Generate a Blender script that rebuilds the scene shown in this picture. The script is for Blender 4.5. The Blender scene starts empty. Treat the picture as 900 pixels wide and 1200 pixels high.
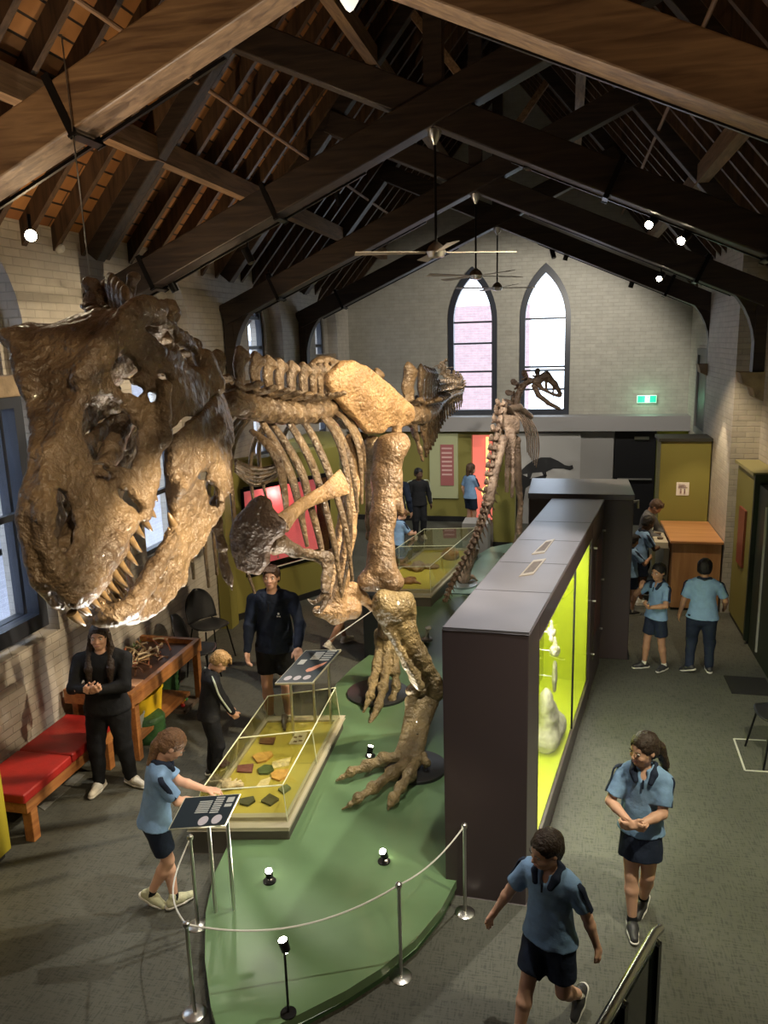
import bpy, math, random
import numpy as np
from mathutils import Vector, Matrix, Euler
from mathutils.geometry import tessellate_polygon
random.seed(7); RNG = np.random.default_rng(7)
PI = math.pi
S = bpy.context.scene
COL = S.collection

# ------------------------------------------------------------------ camera
CF, CP, CY, CR, CH = 920.5, 0.212, 0.231, -0.028, 4.12
def cam_axes():
    f = np.array([-math.sin(CY)*math.cos(CP), math.cos(CY)*math.cos(CP), -math.sin(CP)])
    r = np.array([math.cos(CY), math.sin(CY), 0.0]); u = np.cross(r, f)
    c, s = math.cos(CR), math.sin(CR)
    return r*c+u*s, u*c-r*s, f
AX_R, AX_U, AX_F = cam_axes()
CAM0 = np.array([0, 0, CH])
cd = bpy.data.cameras.new('camera'); cam = bpy.data.objects.new('camera', cd); COL.objects.link(cam)
cd.sensor_fit = 'VERTICAL'; cd.sensor_height = 36; cd.lens = CF/1200*36; cd.clip_start = 0.05; cd.clip_end = 200
m = Matrix.Identity(4)
for i in range(3):
    m[i][0] = AX_R[i]; m[i][1] = AX_U[i]; m[i][2] = -AX_F[i]; m[i][3] = CAM0[i]
cam.matrix_world = m
S.camera = cam
# ------------------------------------------------------------------ exposure, world, lights
S.view_settings.view_transform = 'Standard'; S.view_settings.look = 'None'
S.view_settings.gamma = 1; S.view_settings.use_curve_mapping = False
S.view_settings.exposure = 0.35
W = bpy.data.worlds.new('world'); S.world = W; W.use_nodes = True
bg = W.node_tree.nodes['Background']; bg.inputs[0].default_value = (0.72, 0.84, 1.0, 1); bg.inputs[1].default_value = 4.0

def lamp(kind, name, loc, target, power, color, size=0.05, spot=60, blend=0.4, sy=None):
    l = bpy.data.lights.new(name, kind); l.energy = power; l.color = color
    if kind == 'SPOT': l.spot_size = math.radians(spot); l.spot_blend = blend; l.shadow_soft_size = size
    elif kind == 'AREA':
        l.size = size
        if sy: l.shape = 'RECTANGLE'; l.size_y = sy
    else: l.shadow_soft_size = size
    o = bpy.data.objects.new(name, l); COL.objects.link(o); o.location = loc
    if target is not None:
        o.rotation_euler = (Vector(target)-Vector(loc)).to_track_quat('-Z', 'Y').to_euler()
    return o
WARM = (1.0, 0.80, 0.52); WHITE = (1.0, 0.93, 0.80); COOL = (0.75, 0.86, 1.0)
lamp('SPOT', 'key_spot', (1.2, 0.0, 6.1), (-2.0, 3.8, 3.0), 380, WARM, 0.03, 48)
lamp('SPOT', 'key_spot', (2.3, 3.1, 4.7), (-1.9, 3.35, 2.65), 2100, WARM, 0.03, 25, 0.35)
lamp('SPOT', 'key_spot', (1.7, 1.9, 5.1), (-2.2, 4.2, 2.6), 90, WARM, 0.05, 60)  # weak general fill, added without a fixture of its own
lamp('SPOT', 'key_spot', (1.6, 5.0, 5.0), (-1.9, 7.3, 2.8), 620, WARM, 0.05, 60)
lamp('SPOT', 'stage_spot', (0.9, 7.3, 5.1), (-1.6, 6.6, 0.4), 600, WHITE, 0.05, 60)
lamp('SPOT', 'stage_spot', (-0.4, 4.7, 5.4), (-1.4, 5.2, 0.1), 420, WHITE, 0.05, 48)
lamp('SPOT', 'vitrine_spot', (-3.6, 7.6, 4.8), (-2.6, 6.0, 0.3), 300, WHITE, 0.05, 40)
lamp('SPOT', 'carpet_spot', (1.6, 3.8, 4.9), (1.3, 6.4, 0), 560, (1.0, 0.92, 0.66), 0.06, 75, 0.8)
lamp('SPOT', 'pier_spot', (1.9, 12.6, 3.4), (2.2, 12.9, 0.4), 60, WARM, 0.05, 60)
lamp('SPOT', 'wall_spot', (0.7, 7.7, 5.1), (-5.0, 7.6, 1.4), 800, WARM, 0.03, 70)
lamp('SPOT', 'back_spot', (-2.2, 11.0, 5.0), (-3.0, 14.5, 0.8), 420, WHITE, 0.05, 75)
lamp('SPOT', 'back_spot', (0.4, 14.5, 5.1), (-1.0, 18.1, 2.5), 380, WHITE, 0.08, 110)
lamp('SPOT', 'back_spot', (1.1, 11.1, 4.9), (1.5, 12.6, 0.8), 280, WARM, 0.05, 70)
lamp('SPOT', 'back_spot', (-0.4, 11.1, 5.1), (-1.2, 13.8, 1.6), 320, WHITE, 0.05, 60)
# added fill spots without fixtures, aimed up where bounce light is too weak
for x, y, z, p in ((-3.4, 2.6, 4.0, 200), (-3.9, 6.3, 3.9, 150), (-3.9, 9.6, 3.9, 90), (1.2, 2.8, 4.2, 70)):
    lamp('SPOT', 'roof_fill', (x, y, z), (x*0.75, y+.3, 8.0), p, (1.0, .72, .42), 0.08, 130, 1.0)

# ------------------------------------------------------------------ pixel helpers: a point at a known height / depth
def ray(x, y): return AX_F + AX_R*(x-450)/CF - AX_U*(y-600)/CF
def G(x, y, z=0.0): d = ray(x, y); return CAM0 + d*(z-CH)/d[2]
def B(x, y, Y): d = ray(x, y); return CAM0 + d*Y/d[1]
def AXP(x, y, X): d = ray(x, y); return CAM0 + d*X/d[0]
def V(*a): return np.array(a, float)
def unit(v): v = np.asarray(v, float); return v/(np.linalg.norm(v)+1e-12)
def lerp(a, b, t): return a+(b-a)*t

# ------------------------------------------------------------------ materials
MATS = {}
def mat(name, col, rough=0.6, metal=0.0, noise=0.0, nscale=8.0, bump=0.0, bscale=40.0, spec=0.5, emit=None, estr=0.0, alpha=None, trans=0.0, coat=0.0, dark=None, bdist=0.02):
    if name in MATS: return MATS[name]
    m = bpy.data.materials.new(name); m.use_nodes = True; nt = m.node_tree; b = nt.nodes['Principled BSDF']
    c = tuple(col)+(1,)
    b.inputs['Base Color'].default_value = c; b.inputs['Roughness'].default_value = rough
    b.inputs['Metallic'].default_value = metal; b.inputs['Specular IOR Level'].default_value = spec
    b.inputs['Coat Weight'].default_value = coat
    if trans: b.inputs['Transmission Weight'].default_value = trans
    if emit: b.inputs['Emission Color'].default_value = tuple(emit)+(1,); b.inputs['Emission Strength'].default_value = estr
    g = nt.nodes.new('ShaderNodeNewGeometry')
    if noise:
        n = nt.nodes.new('ShaderNodeTexNoise'); n.inputs['Scale'].default_value = nscale; n.inputs['Detail'].default_value = 5
        nt.links.new(g.outputs['Position'], n.inputs['Vector'])
        r = nt.nodes.new('ShaderNodeValToRGB'); nt.links.new(n.outputs['Fac'], r.inputs[0])
        r.color_ramp.elements[0].position = 0.3; r.color_ramp.elements[1].position = 0.7
        d = dark if dark else [v*(1-noise) for v in col]
        r.color_ramp.elements[0].color = tuple(d)+(1,); r.color_ramp.elements[1].color = tuple(min(1, v*(1+noise*0.5)) for v in col)+(1,)
        nt.links.new(r.outputs[0], b.inputs['Base Color'])
    if bump:
        n = nt.nodes.new('ShaderNodeTexNoise'); n.inputs['Scale'].default_value = bscale; n.inputs['Detail'].default_value = 6
        nt.links.new(g.outputs['Position'], n.inputs['Vector'])
        bp = nt.nodes.new('ShaderNodeBump'); bp.inputs['Strength'].default_value = bump; bp.inputs['Distance'].default_value = bdist
        nt.links.new(n.outputs['Fac'], bp.inputs['Height']); nt.links.new(bp.outputs[0], b.inputs['Normal'])
    MATS[name] = m; return m

def brick_mat(name, c1, c2, mortar, bw=0.23, bh=0.078, bump=0.6):
    m = bpy.data.materials.new(name); m.use_nodes = True; nt = m.node_tree; b = nt.nodes['Principled BSDF']; L = nt.links
    g = nt.nodes.new('ShaderNodeNewGeometry'); s = nt.nodes.new('ShaderNodeSeparateXYZ'); L.new(g.outputs['Position'], s.inputs[0])
    a = nt.nodes.new('ShaderNodeMath'); a.operation = 'ADD'; L.new(s.outputs[0], a.inputs[0]); L.new(s.outputs[1], a.inputs[1])
    c = nt.nodes.new('ShaderNodeCombineXYZ'); L.new(a.outputs[0], c.inputs[0]); L.new(s.outputs[2], c.inputs[1])
    t = nt.nodes.new('ShaderNodeTexBrick'); L.new(c.outputs[0], t.inputs['Vector'])
    t.inputs['Scale'].default_value = 1.0; t.inputs['Brick Width'].default_value = bw; t.inputs['Row Height'].default_value = bh
    t.inputs['Mortar Size'].default_value = 0.007; t.inputs['Mortar Smooth'].default_value = 0.5
    t.inputs['Color1'].default_value = tuple(c1)+(1,); t.inputs['Color2'].default_value = tuple(c2)+(1,); t.inputs['Mortar'].default_value = tuple(mortar)+(1,)
    n = nt.nodes.new('ShaderNodeTexNoise'); n.inputs['Scale'].default_value = 6; n.inputs['Detail'].default_value = 8; L.new(g.outputs['Position'], n.inputs['Vector'])
    mx = nt.nodes.new('ShaderNodeMix'); mx.data_type = 'RGBA'; mx.blend_type = 'MULTIPLY'; mx.inputs[0].default_value = 0.35
    L.new(t.outputs['Color'], mx.inputs[6]); L.new(n.outputs['Fac'], mx.inputs[7]); L.new(mx.outputs[2], b.inputs['Base Color'])
    b.inputs['Roughness'].default_value = 0.6
    ad = nt.nodes.new('ShaderNodeMath'); ad.operation = 'MULTIPLY_ADD'; ad.inputs[1].default_value = -1.0; L.new(t.outputs['Fac'], ad.inputs[0])
    mu = nt.nodes.new('ShaderNodeMath'); mu.operation = 'MULTIPLY'; mu.inputs[1].default_value = 0.8; L.new(n.outputs['Fac'], mu.inputs[0]); L.new(mu.outputs[0], ad.inputs[2])
    bp = nt.nodes.new('ShaderNodeBump'); bp.inputs['Strength'].default_value = bump; bp.inputs['Distance'].default_value = 0.012
    L.new(ad.outputs[0], bp.inputs['Height']); L.new(bp.outputs[0], b.inputs['Normal'])
    MATS[name] = m; return m

def wood_mat(name, c1, c2, axis='X', scale=1.0, rough=0.5):
    m = bpy.data.materials.new(name); m.use_nodes = True; nt = m.node_tree; b = nt.nodes['Principled BSDF']; L = nt.links
    g = nt.nodes.new('ShaderNodeNewGeometry'); mp = nt.nodes.new('ShaderNodeMapping'); L.new(g.outputs['Position'], mp.inputs[0])
    sc = {'X': (1.2, 14, 14), 'Y': (14, 1.2, 14), 'Z': (14, 14, 1.2)}[axis]; mp.inputs['Scale'].default_value = [v*scale for v in sc]
    n = nt.nodes.new('ShaderNodeTexNoise'); n.inputs['Scale'].default_value = 1.5; n.inputs['Detail'].default_value = 8; n.inputs['Distortion'].default_value = 0.8; L.new(mp.outputs[0], n.inputs['Vector'])
    r = nt.nodes.new('ShaderNodeValToRGB'); L.new(n.outputs['Fac'], r.inputs[0])
    r.color_ramp.elements[0].position = 0.32; r.color_ramp.elements[1].position = 0.68
    r.color_ramp.elements[0].color = tuple(c1)+(1,); r.color_ramp.elements[1].color = tuple(c2)+(1,)
    L.new(r.outputs[0], b.inputs['Base Color']); b.inputs['Roughness'].default_value = rough
    bp = nt.nodes.new('ShaderNodeBump'); bp.inputs['Strength'].default_value = 0.25; bp.inputs['Distance'].default_value = 0.01
    L.new(n.outputs['Fac'], bp.inputs['Height']); L.new(bp.outputs[0], b.inputs['Normal'])
    MATS[name] = m; return m

def glass_mat(name, col=(1, 1, 1), rough=0.0, tint=0.93, refl=0.5):
    m = bpy.data.materials.new(name); m.use_nodes = True; nt = m.node_tree; nt.nodes.clear(); L = nt.links
    o = nt.nodes.new('ShaderNodeOutputMaterial'); mx = nt.nodes.new('ShaderNodeMixShader'); t = nt.nodes.new('ShaderNodeBsdfTransparent'); gl = nt.nodes.new('ShaderNodeBsdfGlossy')
    lw = nt.nodes.new('ShaderNodeLayerWeight'); lw.inputs[0].default_value = 0.5
    p = nt.nodes.new('ShaderNodeMath'); p.operation = 'POWER'; p.inputs[1].default_value = 4.0; L.new(lw.outputs['Facing'], p.inputs[0])
    q = nt.nodes.new('ShaderNodeMath'); q.operation = 'MULTIPLY_ADD'; q.inputs[1].default_value = refl; q.inputs[2].default_value = 0.03; L.new(p.outputs[0], q.inputs[0])
    t.inputs[0].default_value = tuple(c*tint for c in col)+(1,); gl.inputs['Roughness'].default_value = rough
    L.new(q.outputs[0], mx.inputs[0]); L.new(t.outputs[0], mx.inputs[1]); L.new(gl.outputs[0], mx.inputs[2]); L.new(mx.outputs[0], o.inputs[0])
    MATS[name] = m; return m

# ------------------------------------------------------------------ objects
ROOT = {}
def tag(o, label=None, cat=None, group=None, kind=None):
    if label: o['label'] = label
    if cat: o['category'] = cat
    if group: o['group'] = group
    if kind: o['kind'] = kind
    return o
def thing(name, label, cat, loc=(0, 0, 0), group=None, kind=None):
    o = bpy.data.objects.new(name, None); COL.objects.link(o); o.location = tuple(float(v) for v in loc); o.empty_display_size = 0.1
    ROOT[o.name] = np.array(loc, float); return tag(o, label, cat, group, kind)
def mesh_np(name, v, quads, smooth=True):
    me = bpy.data.meshes.new(name); v = np.asarray(v, np.float32); quads = np.asarray(quads, np.int32)
    me.vertices.add(len(v)); me.vertices.foreach_set('co', v.ravel())
    n = quads.shape[1]; me.loops.add(quads.size); me.loops.foreach_set('vertex_index', quads.ravel())
    me.polygons.add(len(quads)); me.polygons.foreach_set('loop_start', np.arange(0, quads.size, n, dtype=np.int32))
    me.polygons.foreach_set('loop_total', np.full(len(quads), n, np.int32))
    me.polygons.foreach_set('use_smooth', np.full(len(quads), smooth)); me.update(calc_edges=True); me.validate(); return me
def obj(name, data, material, parent=None, smooth=None, base=None):
    """data: MB or (verts, quads) in world coordinates"""
    if isinstance(data, MB): v = np.array(data.v, float); sm = data.smooth if smooth is None else smooth
    else: v = np.asarray(data[0], float); sm = True if smooth is None else smooth
    if parent is not None: org = ROOT[parent.name]
    else: org = V(*( (v.min(0)+v.max(0))/2 )); org[2] = v[:, 2].min(); org = org if base is None else V(*base)
    v = v-org
    if isinstance(data, MB):
        me = bpy.data.meshes.new(name); me.from_pydata(v.tolist(), [], data.f); me.update()
        me.polygons.foreach_set('use_smooth', [bool(sm)]*len(me.polygons))
    else: me = mesh_np(name, v, data[1], sm)
    me.materials.append(material)
    o = bpy.data.objects.new(name, me); COL.objects.link(o)
    if parent is not None: o.parent = parent; ROOT[o.name] = org
    else: o.location = org; ROOT[o.name] = org
    if isinstance(data, MB) and sm:
        me.set_sharp_from_angle(angle=math.radians(40))
    return o
def bevel(o, w=0.01, n=2):
    b = o.modifiers.new('bevel', 'BEVEL'); b.width = w; b.segments = n; b.limit_method = 'ANGLE'; b.angle_limit = 0.6; return o
def struct(name, mb, material, parent=None, **k):
    o = obj(name, mb, material, parent, **k)
    if parent is None: o['kind'] = 'structure'
    return o

def spline(pts, n=6):
    """Catmull-Rom through pts (any dimension)"""
    P = np.array(pts, float)
    if len(P) < 3: return np.array([lerp(P[0], P[1], t) for t in np.linspace(0, 1, n+1)])
    E = np.vstack([2*P[0]-P[1], P, 2*P[-1]-P[-2]]); out = []
    for i in range(1, len(E)-2):
        for t in np.linspace(0, 1, n, endpoint=False):
            a, b, c, d = E[i-1], E[i], E[i+1], E[i+2]
            out.append(0.5*((2*b)+(-a+c)*t+(2*a-5*b+4*c-d)*t*t+(-a+3*b-3*c+d)*t**3))
    out.append(P[-1]); return np.array(out)

class MB:
    def __init__(s, smooth=False): s.v = []; s.f = []; s.smooth = smooth
    def add(s, v, f):
        k = len(s.v); s.v += [tuple(map(float, p)) for p in v]; s.f += [tuple(i+k for i in q) for q in f]; return s
    def box(s, lo, hi, M=None):
        x0, y0, z0 = lo; x1, y1, z1 = hi
        v = [(x0, y0, z0), (x1, y0, z0), (x1, y1, z0), (x0, y1, z0), (x0, y0, z1), (x1, y0, z1), (x1, y1, z1), (x0, y1, z1)]
        if M is not None: v = [tuple(M @ Vector(p)) for p in v]
        return s.add(v, [(0, 3, 2, 1), (4, 5, 6, 7), (0, 1, 5, 4), (1, 2, 6, 5), (2, 3, 7, 6), (3, 0, 4, 7)])
    def beam(s, a, b, w, h, up=(0, 0, 1)):
        """rectangular bar a->b, w across, h along up (centred)"""
        a, b = V(*a), V(*b); d = unit(b-a); sd = unit(np.cross(d, up)); u = np.cross(sd, d)
        v = [p+sd*x*w/2+u*y*h/2 for p in (a, b) for x, y in ((-1, -1), (1, -1), (1, 1), (-1, 1))]
        return s.add(v, [(0, 1, 2, 3), (7, 6, 5, 4), (0, 4, 5, 1), (1, 5, 6, 2), (2, 6, 7, 3), (3, 7, 4, 0)])
    def prism(s, poly, a, b, holes=(), plane='XY'):
        """polygon (with holes) extruded between a and b along the axis normal to plane"""
        loops = [list(poly)]+[list(h) for h in holes]
        tri = tessellate_polygon([[Vector((p[0], p[1], 0)) for p in l] for l in loops])
        flat = [p for l in loops for p in l]; n = len(flat)
        mp = {'XY': lambda p, c: (p[0], p[1], c), 'XZ': lambda p, c: (p[0], c, p[1]), 'YZ': lambda p, c: (c, p[0], p[1])}[plane]
        v = [mp(p, a) for p in flat]+[mp(p, b) for p in flat]
        f = [tuple(t) for t in tri]+[tuple(i+n for i in t[::-1]) for t in tri]
        k = 0
        for l in loops:
            m_ = len(l)
            for i in range(m_): j = (i+1) % m_; f.append((k+i, k+j, n+k+j, n+k+i))
            k += m_
        return s.add(v, f)
    def tube(s, pts, r, n=10, closed=False, cap=True):
        P = np.array(pts, float); N = len(P); r = np.full(N, r) if np.isscalar(r) else np.array(r)
        T = np.gradient(P, axis=0); ref = V(0, 0, 1) if abs(unit(T[0])[2]) < 0.9 else V(1, 0, 0); rings = []; x = unit(np.cross(T[0], ref))
        for i in range(N):
            t = unit(T[i]); x = unit(x-t*(x@t)); y = np.cross(t, x)
            rings.append([P[i]+r[i]*(math.cos(a)*x+math.sin(a)*y) for a in np.linspace(0, 2*PI, n, endpoint=False)])
        v = [p for q in rings for p in q]; f = []
        for i in range(N-1):
            for j in range(n): k = (j+1) % n; f.append((i*n+j, i*n+k, (i+1)*n+k, (i+1)*n+j))
        if cap: f.append(tuple(range(n))[::-1]); f.append(tuple((N-1)*n+j for j in range(n)))
        return s.add(v, f)
    def ribbon(s, pts, wide, thick, nrm, n=10):
        """elliptical section sweep; nrm = direction(s) of the thin axis"""
        P = np.array(pts, float); N = len(P); T = np.gradient(P, axis=0)
        wide = np.interp(np.linspace(0, 1, N), np.linspace(0, 1, len(np.atleast_1d(wide))), np.atleast_1d(wide)) if np.size(wide) > 1 else np.full(N, wide)
        thick = np.interp(np.linspace(0, 1, N), np.linspace(0, 1, len(np.atleast_1d(thick))), np.atleast_1d(thick)) if np.size(thick) > 1 else np.full(N, thick)
        nr = np.array(nrm, float); v = []
        for i in range(N):
            t = unit(T[i]); q = nr if nr.ndim == 1 else nr[i]; y = unit(q-t*(q@t)); x = np.cross(t, y)
            for a in np.linspace(0, 2*PI, n, endpoint=False): v.append(P[i]+wide[i]*math.cos(a)*x+thick[i]*math.sin(a)*y)
        f = [(i*n+j, i*n+(j+1) % n, (i+1)*n+(j+1) % n, (i+1)*n+j) for i in range(N-1) for j in range(n)]
        f += [tuple(range(n))[::-1], tuple((N-1)*n+j for j in range(n))]
        return s.add(v, f)
    def lathe(s, prof, c, n=24, axis=(0, 0, 1)):
        z = unit(axis); x = unit(np.cross(z, (1, 0, 0) if abs(z[0]) < 0.9 else (0, 1, 0))); y = np.cross(z, x); c = V(*c); v = []
        for r, h in prof:
            for a in np.linspace(0, 2*PI, n, endpoint=False): v.append(c+z*h+r*(math.cos(a)*x+math.sin(a)*y))
        N = len(prof); f = [(i*n+j, i*n+(j+1) % n, (i+1)*n+(j+1) % n, (i+1)*n+j) for i in range(N-1) for j in range(n)]
        f += [tuple(range(n))[::-1], tuple((N-1)*n+j for j in range(n))]
        return s.add(v, f)
    def ball(s, c, r, n=12, m=8):
        r = V(r, r, r) if np.isscalar(r) else V(*r); c = V(*c); v = []
        for i in range(m+1):
            t = PI*i/m; rr = max(math.sin(t), 1e-3)
            for a in np.linspace(0, 2*PI, n, endpoint=False): v.append(c+r*V(rr*math.cos(a), rr*math.sin(a), -math.cos(t)))
        f = [(i*n+j, i*n+(j+1) % n, (i+1)*n+(j+1) % n, (i+1)*n+j) for i in range(m) for j in range(n)]
        return s.add(v, f)
    def quad(s, a, b, c, d, t):
        """flat slab through 4 points, thickness t along its normal"""
        a, b, c, d = V(*a), V(*b), V(*c), V(*d); n = unit(np.cross(b-a, d-a))*t
        return s.add([a, b, c, d, a+n, b+n, c+n, d+n], [(0, 3, 2, 1), (4, 5, 6, 7), (0, 1, 5, 4), (1, 2, 6, 5), (2, 3, 7, 6), (3, 0, 4, 7)])

# ------------------------------------------------------------------ signed-distance modelling
_lat = RNG.random((24, 24, 24)).astype(np.float32)
def vnoise(P, s):
    q = P*s; i = np.floor(q).astype(int); f = (q-i).astype(np.float32); f = f*f*(3-2*f); r = 0
    for a in (0, 1):
        for b in (0, 1):
            for c in (0, 1):
                w = (f[..., 0] if a else 1-f[..., 0])*(f[..., 1] if b else 1-f[..., 1])*(f[..., 2] if c else 1-f[..., 2])
                r = r+w*_lat[(i[..., 0]+a) % 24, (i[..., 1]+b) % 24, (i[..., 2]+c) % 24]
    return r-0.5
def d_cap(P, a, b, ra, rb, flat=None):
    a, b = V(*a), V(*b); ba = b-a; L = max(ba@ba, 1e-9); t = np.clip(((P-a)@ba)/L, 0, 1)
    d = P-a-t[..., None]*ba
    if flat is not None:
        n = unit(flat[0]); k = 1/flat[1]-1; d = d+(d@n)[..., None]*n*k
    return np.sqrt((d*d).sum(-1))-(ra+(rb-ra)*t)
def d_ell(P, c, r, R=None):
    q = P-V(*c)
    if R is not None: q = q@R
    r = V(*r); k0 = np.sqrt(((q/r)**2).sum(-1)); k1 = np.sqrt(((q/r**2)**2).sum(-1))
    return k0*(k0-1)/(k1+1e-9)
def d_box(P, c, h, R=None, rd=0.0):
    q = P-V(*c)
    if R is not None: q = q@R
    q = np.abs(q)-(V(*h)-rd); return np.sqrt((np.maximum(q, 0)**2).sum(-1))+np.minimum(q.max(-1), 0)-rd
def bounds(p):
    t = p[0]
    if t == 'c': a, b, r = V(*p[1]), V(*p[2]), max(p[3], p[4]); return np.minimum(a, b)-r, np.maximum(a, b)+r
    r = float(np.linalg.norm(p[2])) if t == 'b' else max(p[2]); return V(*p[1])-r, V(*p[1])+r
def C_(a, b, ra, rb=None, k=0.02, op='+', flat=None): return ('c', a, b, ra, ra if rb is None else rb, k, op, flat)
def E_(c, r, R=None, k=0.02, op='+'): return ('e', c, r, R, k, op)
def X_(c, h, R=None, rd=0.0, k=0.005, op='+'): return ('b', c, h, R, rd, k, op)
def H_(p, n, k=0.0): return ('h', p, n, k)          # keep the side the normal points away from
def surface(prims, h, noise=None, post=None):
    add = [p for p in prims if p[0] != 'h' and p[-1 if p[0] != 'c' else 6] == '+']
    bb = [bounds(p) for p in add]; lo = np.min([b[0] for b in bb], 0)-3*h; hi = np.max([b[1] for b in bb], 0)+3*h
    n = np.ceil((hi-lo)/h).astype(int)+1; ax = [lo[i]+h*np.arange(n[i]) for i in range(3)]
    F = np.full(n, 0.5, np.float32)
    for p in prims:
        if p[0] == 'h':
            P = np.stack(np.meshgrid(*ax, indexing='ij'), -1); d = (P-V(*p[1]))@unit(p[2]); F = np.maximum(F, d); continue
        b0, b1 = bounds(p)
        k = {'c': lambda: p[5], 'e': lambda: p[4], 'b': lambda: p[5]}[p[0]](); op = {'c': lambda: p[6], 'e': lambda: p[5], 'b': lambda: p[6]}[p[0]]()
        i0 = np.clip(np.floor((b0-k-3*h-lo)/h).astype(int), 0, n-1); i1 = np.clip(np.ceil((b1+k+3*h-lo)/h).astype(int)+1, 1, n)
        if (i1 <= i0).any(): continue
        sl = tuple(slice(i0[i], i1[i]) for i in range(3)); P = np.stack(np.meshgrid(*[ax[i][sl[i]] for i in range(3)], indexing='ij'), -1)
        d = d_cap(P, p[1], p[2], p[3], p[4], p[7]) if p[0] == 'c' else d_ell(P, p[1], p[2], p[3]) if p[0] == 'e' else d_box(P, p[1], p[2], p[3], p[4])
        f = F[sl]
        if op == '+':
            q = np.maximum(k-np.abs(f-d), 0)/max(k, 1e-6); F[sl] = np.minimum(f, d)-q*q*k*0.25
        else:
            q = np.maximum(k-np.abs(f+d), 0)/max(k, 1e-6); F[sl] = np.maximum(f, -d)+q*q*k*0.25
    if noise or post:
        P = np.stack(np.meshgrid(*ax, indexing='ij'), -1)
        if post: F = post(F, P)
        if noise:
            band = np.abs(F) < 3*h; PB = P[band]; d = 0
            for amp, sc in noise: d = d+amp*vnoise(PB, sc)
            F[band] += d
    return nets(F, lo, h)
def nets(F, lo, h):
    s = F < 0; n = np.array(F.shape)
    cs = [(i, j, k) for i in (0, 1) for j in (0, 1) for k in (0, 1)]
    cnt = sum(s[i:n[0]-1+i, j:n[1]-1+j, k:n[2]-1+k].astype(np.int8) for i, j, k in cs)
    idx = np.argwhere((cnt > 0) & (cnt < 8))
    val = [F[idx[:, 0]+i, idx[:, 1]+j, idx[:, 2]+k] for i, j, k in cs]
    acc = np.zeros((len(idx), 3)); num = np.zeros(len(idx))
    for a in range(8):
        for b in range(a+1, 8):
            ca, cb = np.array(cs[a]), np.array(cs[b])
            if np.abs(ca-cb).sum() != 1: continue
            x = (val[a] < 0) != (val[b] < 0); t = val[a]/(val[a]-val[b]+1e-12)
            acc += np.where(x[:, None], ca+(cb-ca)*t[:, None], 0); num += x
    v = (idx+acc/num[:, None])*h+lo
    vid = np.full(n-1, -1, np.int64); vid[tuple(idx.T)] = np.arange(len(idx)); Q = []
    for a in range(3):
        b, c = (a+1) % 3, (a+2) % 3
        s0 = [slice(None)]*3; s1 = [slice(None)]*3; s0[a] = slice(0, n[a]-1); s1[a] = slice(1, n[a])
        e = np.argwhere(s[tuple(s0)] != s[tuple(s1)]); e = e[(e[:, b] > 0) & (e[:, c] > 0) & (e[:, b] < n[b]-1) & (e[:, c] < n[c]-1)]
        if not len(e): continue
        neg = s[tuple(e.T)]; q = []
        for db, dc in ((1, 1), (0, 1), (0, 0), (1, 0)):
            g = e.copy(); g[:, b] -= db; g[:, c] -= dc; q.append(vid[tuple(g.T)])
        q = np.stack(q, 1); q[~neg] = q[~neg][:, ::-1]; Q.append(q)
    return v, np.vstack(Q)
# ================================================================== materials used by the room
BRK = brick_mat('painted_brick', (0.62, 0.57, 0.50), (0.56, 0.51, 0.45), (0.50, 0.46, 0.40))
BRKE = brick_mat('painted_end_brick', (0.50, 0.48, 0.42), (0.46, 0.44, 0.38), (0.42, 0.40, 0.35), bump=0.4)
DKW = wood_mat('dark_timber', (0.014, 0.010, 0.009), (0.045, 0.030, 0.022), 'X')
DKY = wood_mat('rafter_timber', (0.035, 0.02, 0.012), (0.10, 0.058, 0.032), 'Z')
TNW = wood_mat('tan_timber', (0.13, 0.075, 0.04), (0.30, 0.19, 0.11), 'Y')
BLK = mat('black_metal', (0.012, 0.012, 0.013), 0.35, 0.6)
GRYP = mat('grey_plaster', (0.28, 0.27, 0.26), 0.8)
LEDG = mat('ledge_paint', (0.30, 0.29, 0.29), 0.6)
STONE = mat('sandstone', (0.36, 0.27, 0.18), 0.8, noise=0.3, bump=0.3)
CHR = mat('brushed_steel', (0.62, 0.62, 0.60), 0.28, 1.0)
FRAME = mat('window_frame_paint', (0.035, 0.04, 0.055), 0.4)
GLS = glass_mat('window_glass')
OLIVE = mat('olive_panel', (0.21, 0.19, 0.045), 0.55)
LIME = mat('lime_panel', (0.38, 0.42, 0.03), 0.5)
SKIRT = mat('dark_skirting', (0.015, 0.015, 0.016), 0.4)

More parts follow.
